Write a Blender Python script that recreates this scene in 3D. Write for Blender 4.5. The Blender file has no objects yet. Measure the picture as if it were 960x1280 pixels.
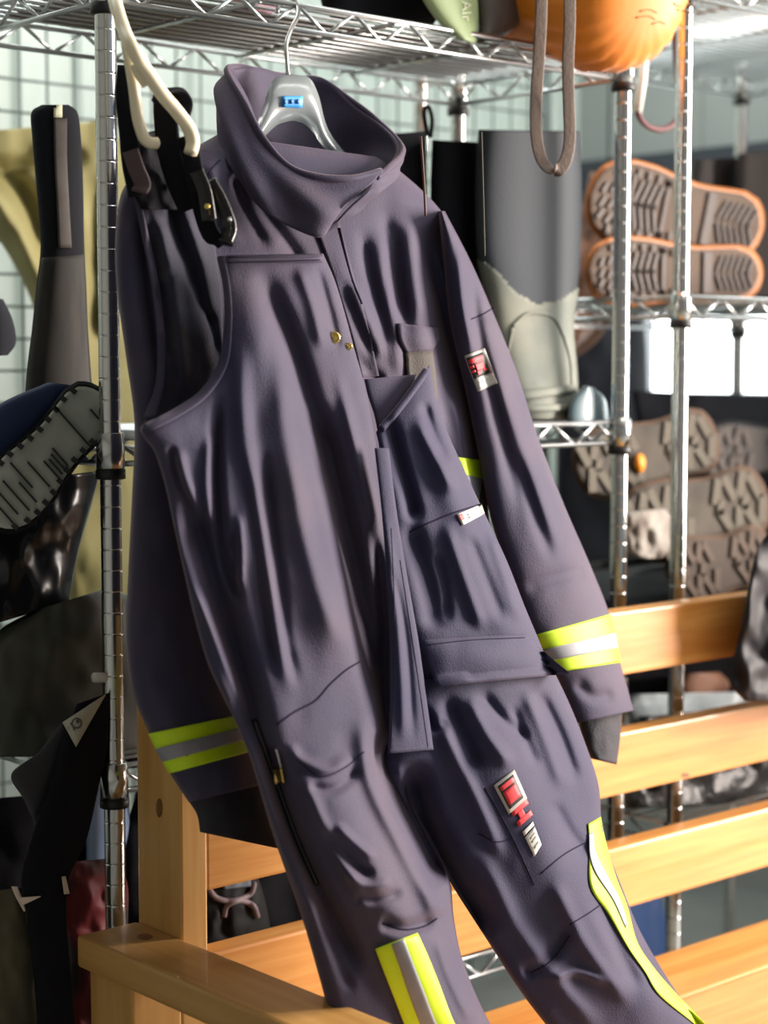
import bpy, bmesh, math, random
import numpy as np
from mathutils import Vector, Matrix
from mathutils.bvhtree import BVHTree
random.seed(7); np.random.seed(7)
SC = bpy.context.scene
COL = SC.collection

# ---------------------------------------------------------------- camera
FPX, YAW, PITCH = 2300.0, math.radians(41.6), math.radians(4.57)
CAM = np.array((-1.209, -1.852, 1.35))
F0 = np.array((math.sin(YAW), math.cos(YAW), 0.0)); RT = np.array((math.cos(YAW), -math.sin(YAW), 0.0))
FW = F0*math.cos(PITCH) - np.array((0, 0, 1.0))*math.sin(PITCH)
UP = F0*math.sin(PITCH) + np.array((0, 0, 1.0))*math.cos(PITCH)
cd = bpy.data.cameras.new('camera'); cam = bpy.data.objects.new('camera', cd); COL.objects.link(cam)
cd.sensor_fit = 'VERTICAL'; cd.sensor_height = 36.0; cd.sensor_width = 27.0; cd.lens = FPX/1280*36
cam.matrix_world = Matrix(((RT[0], UP[0], -FW[0], CAM[0]), (RT[1], UP[1], -FW[1], CAM[1]), (RT[2], UP[2], -FW[2], CAM[2]), (0, 0, 0, 1)))
cd.clip_start = 0.05; cd.dof.use_dof = True; cd.dof.focus_distance = 2.15; cd.dof.aperture_fstop = 3.2
SC.camera = cam
# ---------------------------------------------------------------- light
SC.view_settings.view_transform = 'Standard'; SC.view_settings.look = 'None'
SC.view_settings.gamma = 1.0; SC.view_settings.use_curve_mapping = False
SC.view_settings.exposure = 0.55
w = bpy.data.worlds.new('world'); SC.world = w; w.use_nodes = True
w.node_tree.nodes['Background'].inputs[0].default_value = (0.62, 0.78, 1.0, 1); w.node_tree.nodes['Background'].inputs[1].default_value = 0.24
def area(name, loc, target, sx, sy, power, col):
    l = bpy.data.lights.new(name, 'AREA'); l.shape = 'RECTANGLE'; l.size = sx; l.size_y = sy; l.energy = power; l.color = col
    o = bpy.data.objects.new(name, l); COL.objects.link(o); o.location = loc
    o.rotation_euler = (Vector(target)-Vector(loc)).to_track_quat('-Z', 'Y').to_euler(); return o
area('open_door_daylight', (3.7, -1.95, 1.8), (0.4, -0.1, 1.2), 1.3, 2.2, 370, (1.0, 0.88, 0.79))
area('ceiling_lamp_back', (1.2, 0.95, 2.85), (1.2, 0.95, 0), 3.0, 0.5, 23, (0.93, 1.0, 0.97))
area('ceiling_lamp_front', (1.6, -1.0, 3.0), (1.6, -0.7, 0), 2.0, 0.4, 16, (0.97, 1.0, 0.97))

# ---------------------------------------------------------------- pixel -> place
def rayv(px, py):
    px = np.asarray(px, float); py = np.asarray(py, float)
    return FW + ((px-480)/FPX)[..., None]*RT - ((py-640)/FPX)[..., None]*UP
def PL(px, py, Y):
    d = rayv(px, py); return CAM + d*((Y-CAM[1])/d[..., 1])[..., None]
def PT(px, py, y0, k):
    """pixel on the tilted hanging plane Y = y0 + k*(z-1.75)"""
    d = rayv(px, py); t = (y0 + k*(CAM[2]-1.75) - CAM[1])/(d[..., 1]-k*d[..., 2]); return CAM + d*t[..., None]
def PX(px, py, X):
    d = rayv(px, py); return CAM + d*((X-CAM[0])/d[..., 0])[..., None]
def PZ(px, py, z):
    d = rayv(px, py); return CAM + d*((z-CAM[2])/d[..., 2])[..., None]
def proj(P):
    v = np.asarray(P)-CAM; z = v@FW; return 480+FPX*(v@RT)/z, 640-FPX*(v@UP)/z

# ---------------------------------------------------------------- materials
def lin(c):
    c = c/255.0; return c/12.92 if c <= 0.04045 else ((c+0.055)/1.055)**2.4
def S(r, g, b): return (lin(r), lin(g), lin(b), 1)
MATS = {}
def mat(name, col, rough=0.6, metal=0.0, col2=None, nscale=6.0, stretch=(1, 1, 1), bump=0.0, bscale=60.0, bdist=0.002, sheen=0.0, sheencol=(1, 1, 1, 1), emit=None, trans=0.0, spec=0.5, contrast=(0.35, 0.65), coat=0.0):
    if name in MATS: return MATS[name]
    m = bpy.data.materials.new(name); m.use_nodes = True; nt = m.node_tree; b = nt.nodes['Principled BSDF']
    b.inputs['Base Color'].default_value = col; b.inputs['Roughness'].default_value = rough; b.inputs['Metallic'].default_value = metal
    b.inputs['Specular IOR Level'].default_value = spec; b.inputs['Coat Weight'].default_value = coat
    if sheen: b.inputs['Sheen Weight'].default_value = sheen; b.inputs['Sheen Tint'].default_value = sheencol; b.inputs['Sheen Roughness'].default_value = 0.45
    if trans: b.inputs['Transmission Weight'].default_value = trans
    if emit: b.inputs['Emission Color'].default_value = emit[0]; b.inputs['Emission Strength'].default_value = emit[1]
    tc = nt.nodes.new('ShaderNodeTexCoord'); mp = nt.nodes.new('ShaderNodeMapping'); mp.inputs['Scale'].default_value = stretch
    nt.links.new(tc.outputs['Object'], mp.inputs['Vector'])
    if col2:
        n = nt.nodes.new('ShaderNodeTexNoise'); n.inputs['Scale'].default_value = nscale; n.inputs['Detail'].default_value = 6
        nt.links.new(mp.outputs[0], n.inputs['Vector'])
        r = nt.nodes.new('ShaderNodeValToRGB'); r.color_ramp.elements[0].position = contrast[0]; r.color_ramp.elements[1].position = contrast[1]
        r.color_ramp.elements[0].color = col; r.color_ramp.elements[1].color = col2
        nt.links.new(n.outputs['Fac'], r.inputs[0]); nt.links.new(r.outputs[0], b.inputs['Base Color'])
    if bump:
        n2 = nt.nodes.new('ShaderNodeTexNoise'); n2.inputs['Scale'].default_value = bscale; n2.inputs['Detail'].default_value = 4
        nt.links.new(mp.outputs[0], n2.inputs['Vector'])
        bp = nt.nodes.new('ShaderNodeBump'); bp.inputs['Strength'].default_value = bump; bp.inputs['Distance'].default_value = bdist
        nt.links.new(n2.outputs['Fac'], bp.inputs['Height']); nt.links.new(bp.outputs[0], b.inputs['Normal'])
    MATS[name] = m; return m
navy = mat('navy_twill', S(54, 53, 78), 0.74, col2=S(71, 65, 84), nscale=7, bump=0.5, bscale=420, bdist=0.0010, sheen=0.30, sheencol=S(235, 205, 200), spec=0.25)
navy2 = mat('navy_twill_shaded', S(43, 45, 75), 0.74, col2=S(56, 54, 79), nscale=7, bump=0.5, bscale=420, bdist=0.0010, sheen=0.30, sheencol=S(225, 205, 210), spec=0.25)  # darker copy of the twill; the leg's weaker light is put into the colour
navyin = mat('navy_lining', S(50, 49, 64), 0.75, sheen=0.25, bump=0.4, bscale=300, spec=0.12)
darkcuff = mat('black_knit', S(40, 40, 48), 0.8, bump=0.4, bscale=300)
stitch = mat('navy_seam', S(40, 36, 54), 0.9, spec=0.1)
blacknyl = mat('black_webbing', S(22, 22, 28), 0.85, spec=0.15, bump=0.3, bscale=300)
blackgloss = mat('black_plastic', S(18, 18, 20), 0.25)
hiviz = mat('fluorescent_yellow', S(205, 238, 25), 0.55, col2=S(196, 228, 18), nscale=30)
silver = mat('reflective_silver', S(128, 129, 138), 0.5, metal=0.0, col2=S(144, 144, 150), nscale=25)
whitecl = mat('white_label', S(225, 222, 215), 0.6, col2=S(205, 203, 195), nscale=80)
greyframe = mat('grey_label', S(178, 176, 168), 0.6)
blackcl = mat('black_label', S(34, 36, 38), 0.6)
redcl = mat('red_print', S(226, 52, 60), 0.6)
brass = mat('brass', S(235, 205, 120), 0.25, metal=1.0)
chrome = mat('chrome', S(205, 206, 204), 0.2, metal=1.0)
chromewire = mat('chrome_wire', S(200, 204, 206), 0.3, metal=1.0)
blackring = mat('black_rubber_ring', S(22, 22, 24), 0.5)
whiteplastic = mat('cream_plastic', S(238, 226, 196), 0.4)
clear = mat('clear_plastic', S(176, 186, 188), 0.22, trans=0.55)
bluest = mat('blue_sticker', S(60, 160, 235), 0.5); bluedk = mat('blue_print', S(30, 110, 190), 0.5)
def wood(name, c1, c2, stretch, knots=True):
    if name in MATS: return MATS[name]
    m = mat(name, c1, 0.42, col2=c2, nscale=3.0, stretch=stretch, bump=0.12, bscale=5, contrast=(0.3, 0.75), coat=0.15)
    return m
woodX = wood('varnished_pine_long', S(196, 128, 58), S(224, 165, 92), (1.2, 14, 22))
woodZ = wood('bare_pine_upright', S(196, 146, 78), S(220, 174, 108), (18, 12, 1.3))
woodY = wood('bare_pine_arm', S(176, 128, 66), S(205, 158, 92), (20, 1.2, 14))

# ---------------------------------------------------------------- objects
def tag(o, label=None, cat=None, group=None, kind=None):
    if label: o['label'] = label
    if cat: o['category'] = cat
    if group: o['group'] = group
    if kind: o['kind'] = kind
    return o
def thing(name, label, cat, loc=(0, 0, 0), group=None):
    o = bpy.data.objects.new(name, None); COL.objects.link(o); o.location = Vector([float(c) for c in loc]); o.empty_display_size = 0.05
    return tag(o, label, cat, group)
def wloc(o):
    p = Vector((0, 0, 0))
    while o is not None: p = p + o.location; o = o.parent
    return p
def mobj(name, verts, faces, m, parent=None, smooth=True, mats=None, fmat=None):
    """verts in world coordinates; the object's origin is its parent's"""
    me = bpy.data.meshes.new(name)
    verts = np.asarray(verts, float)
    base = wloc(parent) if parent is not None else Vector(verts.mean(0)[:2].tolist()+[float(verts[:, 2].min())])
    me.from_pydata((verts-np.array(base)).tolist(), [], [list(map(int, f)) for f in faces]); me.update()
    for mm in (mats or [m]): me.materials.append(mm)
    if fmat is not None: me.polygons.foreach_set('material_index', np.asarray(fmat, np.int32))
    if smooth: me.polygons.foreach_set('use_smooth', [True]*len(me.polygons))
    o = bpy.data.objects.new(name, me); COL.objects.link(o)
    if parent is not None: o.parent = parent
    else: o.location = base
    bm = bmesh.new(); bm.from_mesh(me); bmesh.ops.recalc_face_normals(bm, faces=bm.faces); bm.to_mesh(me); bm.free()
    return o
def share(name, src, parent, delta):
    """a copy sharing mesh data, moved by delta"""
    o = src.copy(); COL.objects.link(o); o.name = name; o.parent = parent; o.location = src.location + Vector(delta); return o
def box_vf(lo, hi, bev=0.0):
    (x0, y0, z0), (x1, y1, z1) = lo, hi
    if bev <= 0:
        v = [(x0, y0, z0), (x1, y0, z0), (x1, y1, z0), (x0, y1, z0), (x0, y0, z1), (x1, y0, z1), (x1, y1, z1), (x0, y1, z1)]
        return v, [(0, 3, 2, 1), (4, 5, 6, 7), (0, 1, 5, 4), (1, 2, 6, 5), (2, 3, 7, 6), (3, 0, 4, 7)]
    bm = bmesh.new(); bmesh.ops.create_cube(bm, size=1)
    for q in bm.verts: q.co = Vector(((x0+x1)/2+q.co.x*(x1-x0), (y0+y1)/2+q.co.y*(y1-y0), (z0+z1)/2+q.co.z*(z1-z0)))
    bmesh.ops.bevel(bm, geom=list(bm.edges), offset=bev, segments=2, affect='EDGES', profile=0.6)
    bm.verts.index_update(); v = [tuple(q.co) for q in bm.verts]; f = [[q.index for q in p.verts] for p in bm.faces]; bm.free(); return v, f
def box(name, lo, hi, m, parent=None, bev=0.004):
    v, f = box_vf(lo, hi, bev); return mobj(name, v, f, m, parent, smooth=False)
def tube_vf(pts, r, n=8, closed=False, flat=None):
    """sweep along pts; r scalar or list; flat=(width,thick,widthdir) for webbing"""
    P = [Vector([float(c) for c in p]) for p in pts]; N = len(P); V = []; Fc = []
    prev = None
    for i in range(N):
        a = P[(i-1) % N] if (closed or i > 0) else P[i]; b = P[(i+1) % N] if (closed or i < N-1) else P[i]
        t = (b-a)
        t = t.normalized() if t.length > 1e-9 else Vector((0, 0, 1))
        if flat:
            wd = Vector(flat[2]); wd = (wd-t*wd.dot(t)); wd = wd.normalized() if wd.length > 1e-4 else t.orthogonal().normalized(); s = t.cross(wd)
        else:
            if prev is None: prev = t.orthogonal().normalized()
            wd = (prev-t*prev.dot(t)).normalized(); prev = wd; s = t.cross(wd)
        rr = r[i] if hasattr(r, '__len__') else r
        for k in range(n):
            an = 2*math.pi*k/n
            if flat:
                c, q = math.cos(an), math.sin(an); e = 0.35
                c = math.copysign(abs(c)**e, c); q = math.copysign(abs(q)**e, q)
                V.append(P[i]+wd*(flat[0]/2*c)+s*(flat[1]/2*q))
            else: V.append(P[i]+wd*(rr*math.cos(an))+s*(rr*math.sin(an)))
    for i in range(N if closed else N-1):
        j = (i+1) % N
        for k in range(n): l = (k+1) % n; Fc.append((i*n+k, i*n+l, j*n+l, j*n+k))
    if not closed: Fc.append(list(range(n))[::-1]); Fc.append([(N-1)*n+k for k in range(n)])
    return [tuple(v) for v in V], Fc
def cr(pts, n):
    """Catmull-Rom through control rows, index-uniform"""
    P = np.asarray(pts, float); N = len(P); t = np.linspace(0, N-1, n) if np.isscalar(n) else np.asarray(n)*(N-1)
    i = np.clip(np.floor(t).astype(int), 0, N-2); u = (t-i)[:, None]
    Pe = np.vstack([2*P[0]-P[1], P, 2*P[-1]-P[-2]]); a, b, c, d = Pe[i], Pe[i+1], Pe[i+2], Pe[i+3]
    return 0.5*((2*b)+(c-a)*u+(2*a-5*b+4*c-d)*u*u+(3*b-a-3*c+d)*u**3)
def tube(name, pts, r, m, parent=None, n=8, closed=False, flat=None, sm=0):
    if sm: pts = cr(pts, sm)
    v, f = tube_vf(pts, r, n, closed, flat); return mobj(name, v, f, m, parent)
def lathe_vf(prof, c, n=20):
    V = []; Fc = []
    for r, z in prof:
        for k in range(n): a = 2*math.pi*k/n; V.append((c[0]+r*math.cos(a), c[1]+r*math.sin(a), c[2]+z))
    for i in range(len(prof)-1):
        for k in range(n): l = (k+1) % n; Fc.append((i*n+k, i*n+l, (i+1)*n+l, (i+1)*n+k))
    Fc.append(list(range(n))[::-1]); Fc.append([(len(prof)-1)*n+k for k in range(n)]); return V, Fc

# ---------------------------------------------------------------- cloth: a padded shell between two edges seen in the photo, hung on a plane
_G = np.random.RandomState(3).rand(64, 64)
def vnoise(x, y):
    xi = np.floor(x).astype(int); yi = np.floor(y).astype(int); u = x-xi; v = y-yi; u = u*u*(3-2*u); v = v*v*(3-2*v)
    g = lambda a, b: _G[a % 64, b % 64]
    return (g(xi, yi)*(1-u)+g(xi+1, yi)*u)*(1-v)+(g(xi, yi+1)*(1-u)+g(xi+1, yi+1)*u)*v-0.5
def foldfn(folds):
    def fn(x, y):
        h = np.zeros_like(x)
        for amp, wd, pts in folds:
            P = cr(np.array(pts, float), max(8, len(pts)*5)) if len(pts) > 2 else np.array(pts, float)
            best = np.full(x.shape, 1e9); tt = np.zeros_like(x); n = len(P)-1
            for i in range(n):
                a = P[i]; b = P[i+1]; ab = b-a; L2 = max(ab@ab, 1e-6)
                u = np.clip(((x-a[0])*ab[0]+(y-a[1])*ab[1])/L2, 0, 1)
                d = (x-a[0]-u*ab[0])**2+(y-a[1]-u*ab[1])**2
                k = d < best; best = np.where(k, d, best); tt = np.where(k, (i+u)/n, tt)
            h += amp*np.exp(-best/(wd*wd))*(lambda q: q*q*(3-2*q))(np.clip(np.minimum(tt, 1-tt)*4.5+0.12, 0, 1))
        return h
    return fn
def shell_vf(L, R, y0, k, tf, tb, folds=(), nu=60, nv=120, nb=16, noise=(0.0, 30.0), t0=0.0, t1=1.0, grow=0.0, lift=0.0, pw=0.6, tfun=None):
    ts = np.linspace(t0, t1, nv); Lp = cr(L, ts); Rp = cr(R, ts)
    th = np.concatenate([np.linspace(0, math.pi, nu), np.linspace(math.pi, 2*math.pi, nb+2)[1:-1]])
    s = (1-np.cos(th))/2; M = len(th)
    if grow:
        d = Rp-Lp; ln = np.linalg.norm(d, axis=1, keepdims=True); Lp = Lp-d/ln*grow; Rp = Rp+d/ln*grow
    px = Lp[:, :1]+(Rp-Lp)[:, :1]*s; py = Lp[:, 1:]+(Rp-Lp)[:, 1:]*s
    Q = PT(px, py, y0, k); D = rayv(px, py); D = D/np.linalg.norm(D, axis=-1, keepdims=True)
    sn = np.sin(th); prof = np.sign(sn)*np.abs(sn)**pw
    tk = np.ones(nv) if tfun is None else np.interp(ts, tfun[0], tfun[1])
    h = np.where(prof > 0, (tf+lift)*prof, (tb+lift)*prof)[None, :]*tk[:, None]
    e = np.clip(np.abs(sn)*3.0, 0, 1)[None, :]*np.where(prof >= 0, 1.0, -0.3)[None, :]
    h = h+foldfn(folds)(px, py)*e
    if noise[0]:
        sc = noise[1]; h = h+noise[0]*e*(vnoise(px/sc+7, py/(sc*1.8)+3)+0.4*vnoise(px/sc*1.9+1, py/sc*1.1+9))
    V = (Q-D*h[..., None]).reshape(-1, 3); Fc = []
    for i in range(nv-1):
        for j in range(M): l = (j+1) % M; Fc.append((i*M+j, i*M+l, (i+1)*M+l, (i+1)*M+j))
    Fc.append(list(range(M))[::-1]); Fc.append([(nv-1)*M+j for j in range(M)])
    return V, Fc
def shell(name, L, R, m, parent=None, y0=0.0, k=0.0, tf=0.04, tb=0.04, **kw):
    V, Fc = shell_vf(L, R, y0, k, tf, tb, **kw); return mobj(name, V, Fc, m, parent)
class Surf:
    """the front of some meshes, found along the sight line, for flaps, tape, prints and seams that lie on them"""
    def __init__(s, *obs):
        V = []; Fc = []
        for o in obs:
            b = len(V); wl = wloc(o); V += [v.co+wl for v in o.data.vertices]; Fc += [[b+i for i in p.vertices] for p in o.data.polygons]
        s.t = BVHTree.FromPolygons(V, Fc); s.c = Vector(CAM.tolist())
    def at(s, px, py, lift=0.002):
        d = Vector(rayv(np.array(float(px)), np.array(float(py))).tolist()).normalized(); h = s.t.ray_cast(s.c, d)
        if h[0] is None: return None
        return h[0]-d*lift
    def grid(s, P, lift):
        """P: (n,m,2) pixel grid -> 3d, gaps filled from neighbours at the same depth"""
        n, m_, _ = P.shape; out = [[s.at(P[i, j, 0], P[i, j, 1], lift) for j in range(m_)] for i in range(n)]
        ds = [(o-s.c).length for r in out for o in r if o is not None]; dm = sorted(ds)[len(ds)//2] if ds else 2.2
        for i in range(n):
            for j in range(m_):
                if out[i][j] is None or abs((out[i][j]-s.c).length-dm) > 0.16:
                    near = [(abs(a-i)+abs(b-j), (out[a][b]-s.c).length) for a in range(n) for b in range(m_) if out[a][b] is not None and abs((out[a][b]-s.c).length-dm) <= 0.16]
                    dd = min(near)[1] if near else dm
                    d = Vector(rayv(np.array(P[i, j, 0]), np.array(P[i, j, 1])).tolist()).normalized(); out[i][j] = s.c+d*dd
        return out
def patch(name, surf, L, R, m, parent, lift=0.003, thick=0.003, nu=10, nv=16, smooth_rows=True, puff=0.0):
    """cloth patch on a surface between edge polylines L and R"""
    Lp = cr(L, nv) if smooth_rows and len(L) > 2 else np.array([np.array(L[0])+(np.array(L[-1])-np.array(L[0]))*t for t in np.linspace(0, 1, nv)])
    Rp = cr(R, nv) if smooth_rows and len(R) > 2 else np.array([np.array(R[0])+(np.array(R[-1])-np.array(R[0]))*t for t in np.linspace(0, 1, nv)])
    G = np.array([[l+(r-l)*s for s in np.linspace(0, 1, nu)] for l, r in zip(Lp, Rp)], float)
    top = surf.grid(G, lift+thick); V = []
    for i in range(nv):
        for j in range(nu):
            p = top[i][j]; d = (p-surf.c).normalized()
            V.append(p-d*puff*math.sin(math.pi*i/(nv-1))*math.sin(math.pi*j/(nu-1)))
    n0 = len(V)
    for i in range(nv):
        for j in range(nu): p = top[i][j]; d = (p-surf.c).normalized(); V.append(p+d*thick)
    Fc = []
    for i in range(nv-1):
        for j in range(nu-1):
            a = i*nu+j; q = (a, a+1, a+nu+1, a+nu); Fc.append(q); Fc.append(tuple(n0+x for x in q[::-1]))
    bd = [j for j in range(nu)]+[i*nu+nu-1 for i in range(1, nv)]+[(nv-1)*nu+j for j in range(nu-2, -1, -1)]+[i*nu for i in range(nv-2, 0, -1)]
    for a, b in zip(bd, bd[1:]+bd[:1]): Fc.append((a, b, n0+b, n0+a))
    return mobj(name, [tuple(v) for v in V], Fc, m, parent)
def quadpt(Q, u, v):
    a, b, c, d = [np.array(q, float) for q in Q]; return (a*(1-u)+b*u)*(1-v)+(d*(1-u)+c*u)*v      # TL TR BR BL
def qpatch(name, surf, Q, u0, v0, u1, v1, m, parent, lift, thick=0.0006, nu=6, nv=6):
    return patch(name, surf, [quadpt(Q, u0, v0), quadpt(Q, u0, v1)], [quadpt(Q, u1, v0), quadpt(Q, u1, v1)], m, parent, lift, thick, nu, nv)
def seam(name, surf, pts, m, parent, r=0.0009, n=24, lift=0.0002):
    P = cr(pts, n) if len(pts) > 2 else np.array([np.array(pts[0])+(np.array(pts[1])-np.array(pts[0]))*t for t in np.linspace(0, 1, n)])
    G = surf.grid(P[None, :, :], lift)[0]
    return tube(name, G, r, m, parent, n=6)

# ================================================================= the place
floorm = mat('concrete_floor', S(120, 124, 122), 0.55, col2=S(140, 143, 140), nscale=4, bump=0.1)
box('floor', (-6, -6, -0.1), (6, 6, 0.0), floorm, None, 0)['kind'] = 'structure'
cm = mat('ceiling_panel', S(150, 152, 150), 0.8)
box('ceiling_light_block', (-3.1, -4.5, 3.2), (2.7, 1.7, 3.3), cm, None, 0)['kind'] = 'structure'  # unseen, added to keep world light out from above
box('wall_front_light_block', (-3.1, -4.6, 0), (1.0, -4.5, 3.2), cm, None, 0)['kind'] = 'structure'  # unseen part wall behind the camera, added to cut ambient on the left
box('wall_left_light_block', (-3.1, -4.5, 0), (-3.0, 1.7, 3.2), mat('left_wall_panel', S(120, 124, 122), 0.7), None, 0)['kind'] = 'structure'  # unseen, added to block world light from the left
metalwall = mat('pale_metal_siding', S(196, 208, 200), 0.45, col2=S(206, 215, 208), nscale=2)
WY, WX = 1.63, 2.6
V = []; Fc = []; x = -3.0; prof = []
while x < WX:
    prof += [(x, WY), (x+0.075, WY), (x+0.09, WY-0.018), (x+0.115, WY-0.018), (x+0.13, WY)]; x += 0.15
for (a, b) in prof: V += [(a, b, 0), (a, b, 3.2)]
nfront = len(V)
for (a, b) in (prof[0], prof[-1]): V += [(a, WY+0.05, 0), (a, WY+0.05, 3.2)]
for i in range(len(prof)-1): Fc.append((2*i, 2*i+2, 2*i+3, 2*i+1))
Fc.append((nfront, nfront+1, nfront+3, nfront+2))
mobj('wall_back', V, Fc, metalwall, None, smooth=False)['kind'] = 'structure'
greywall = mat('grey_wall_panel', S(150, 154, 152), 0.6, col2=S(158, 162, 160), nscale=2)
wr = tag(bpy.data.objects.new('wall_right', None), kind='structure'); COL.objects.link(wr)
WZ0, WZ1, WYa, WYb = 1.26, 1.53, 0.15, 1.40
for lo, hi in (((WX, -0.8, 0), (WX+0.08, WYa, 3.2)), ((WX, WYb, 0), (WX+0.08, WY+0.05, 3.2)), ((WX, WYa, 0), (WX+0.08, WYb, WZ0)), ((WX, WYa, WZ1), (WX+0.08, WYb, 3.2))):
    box('wall_section', lo, hi, greywall, wr, 0)
for i in range(8): box('wall_batten', (WX-0.008, -0.6+i*0.3, 1.85), (WX, -0.588+i*0.3, 3.2), greywall, wr, 0)
tr = box('trim_1', (WX-0.06, -0.8, 1.815), (WX, WY, 1.90), mat('dark_beam', S(52, 56, 66), 0.5), None, 0.004); tr['kind'] = 'structure'
win = tag(bpy.data.objects.new('window_1', None), kind='structure'); COL.objects.link(win); win.location = (WX, 0.67, WZ0)
fr = mat('window_frame_grey', S(90, 94, 98), 0.4)
box('pane', (WX+0.03, WYa+0.02, WZ0+0.02), (WX+0.035, WYb-0.02, WZ1-0.02), mat('daylit_pane', S(255, 255, 255), 0.3, emit=((0.95, 1, 1, 1), 5.0)), win, 0)
for lo, hi in (((WX-0.02, WYa, WZ0), (WX+0.05, WYb, WZ0+0.02)), ((WX-0.02, WYa, WZ1-0.02), (WX+0.05, WYb, WZ1)), ((WX-0.02, WYa, WZ0), (WX+0.05, WYa+0.02, WZ1)), ((WX-0.02, WYb-0.02, WZ0), (WX+0.05, WYb, WZ1))):
    box('window_frame', lo, hi, fr, win, 0.003)
lamp = thing('tube_light', 'thin white fluorescent tube light under the dark beam', 'lamp', (WX-0.1, 0.6, 1.74))
tube('tube', [(WX-0.1, -0.2, 1.762), (WX-0.1, 1.3, 1.762)], 0.012, mat('lit_tube', S(255, 255, 255), 0.3, emit=((0.93, 1, 1, 1), 2.0)), lamp)
box('bracket', (WX-0.11, -0.25, 1.776), (WX-0.06, 1.35, 1.82), greywall, lamp, 0.002)

# ================================================================= wire shelving racks
def rod(name, a, b, r, m, parent, n=8): return tube(name, [a, b], r, m, parent, n)
def zigzag(name, a, b, z0, z1, m, parent, pitch=0.046, r=0.0026):
    a = Vector(a); b = Vector(b); L = (b-a).length; n = int(L/pitch); pts = []
    for i in range(n+1):
        p = a+(b-a)*(i/n); pts.append((p.x, p.y, z0 if i % 2 else z1))
    v = []; f = []
    for i in range(n):
        V, F_ = tube_vf([pts[i], pts[i+1]], r, 6); o = len(v); v += V; f += [[o+q for q in g] for g in F_]
    return mobj(name, v, f, m, parent)
def shelf(rack, x0, x1, y0, y1, z, wires=True):
    """z: lower rail; upper rail 30 mm above"""
    v = []; f = []
    def add(a, b, r):
        V, F_ = tube_vf([a, b], r, 8); o = len(v); v.extend(V); f.extend([[o+q for q in g] for g in F_])
    for zz, r in ((z, 0.0036), (z+0.031, 0.0036)):
        add((x0, y0, zz), (x1, y0, zz), r); add((x0, y1, zz), (x1, y1, zz), r); add((x0, y0, zz), (x0, y1, zz), r); add((x1, y0, zz), (x1, y1, zz), r)
    sh = mobj('shelf', v, f, chromewire, rack)
    zigzag('zigzag_wire', (x0, y0, 0), (x1, y0, 0), z, z+0.031, chromewire, sh); zigzag('zigzag_wire', (x0, y1, 0), (x1, y1, 0), z, z+0.031, chromewire, sh)
    zigzag('zigzag_wire', (x0, y0, 0), (x0, y1, 0), z, z+0.031, chromewire, sh); zigzag('zigzag_wire', (x1, y0, 0), (x1, y1, 0), z, z+0.031, chromewire, sh)
    if wires:
        n = int((y1-y0)/0.0254); first = None
        for i in range(1, n):
            yy = y0+(y1-y0)*i/n
            if first is None: first = rod('wire', (x0, yy, z+0.033), (x1, yy, z+0.033), 0.0024, chromewire, sh, 6); fy = yy
            else: share('wire', first, sh, (0, yy-fy, 0))
        for i in (1, 2, 3):
            xx = x0+(x1-x0)*i/4; rod('strut', (xx, y0, z+0.0275), (xx, y1, z+0.0275), 0.003, chromewire, sh, 6)
    return sh
def rack(label, x0, x1, y0, y1, ztop, shelves, group=None):
    t = thing('wire_shelving_rack', label, 'shelving rack', (x0, y0, 0), group)
    prof = [(0.0127, 0.0)]; z = 0.012
    while z < ztop-0.01:
        prof += [(0.0127, z-0.0008), (0.0127, z), (0.0121, z+0.0005), (0.0121, z+0.0013), (0.0127, z+0.0018), (0.0127, z+0.0026)]; z += 0.0254
    prof += [(0.0127, ztop-0.004), (0.0095, ztop)]
    V, Fc = lathe_vf(prof, (x0, y0, 0), 20); p0 = mobj('post', V, Fc, chrome, t)
    for px_, py_ in ((x1, y0), (x0, y1), (x1, y1)): share('post', p0, t, (px_-x0, py_-y0, 0))
    for z in shelves:
        shelf(t, x0+0.004, x1-0.004, y0+0.002, y1-0.002, z)
        cv, cf = lathe_vf([(0.0135, -0.006), (0.0172, -0.005), (0.0166, 0.037), (0.0145, 0.038)], (x0, y0, z), 20)
        c0 = mobj('collar', cv, cf, chrome, t)
        rv, rf = lathe_vf([(0.0135, -0.018), (0.0178, -0.017), (0.0178, -0.006), (0.0135, -0.005)], (x0, y0, z), 20)
        r0 = mobj('clip_ring', rv, rf, blackring, t)
        for px_, py_ in ((x1, y0), (x0, y1), (x1, y1)):
            share('collar', c0, t, (px_-x0, py_-y0, 0)); share('clip_ring', r0, t, (px_-x0, py_-y0, 0))
    return t
rack('chrome wire shelving rack that the navy coat and trousers hang from', 0.0, 0.914, 0.0, 0.356, 1.845, (1.775, 1.232, 0.835, 0.47))
rack('chrome wire shelving rack holding the brown boots turned sole outward', 1.055, 1.98, 0.0, 0.60, 1.99, (1.915, 1.425, 0.905, 0.585))

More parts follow.
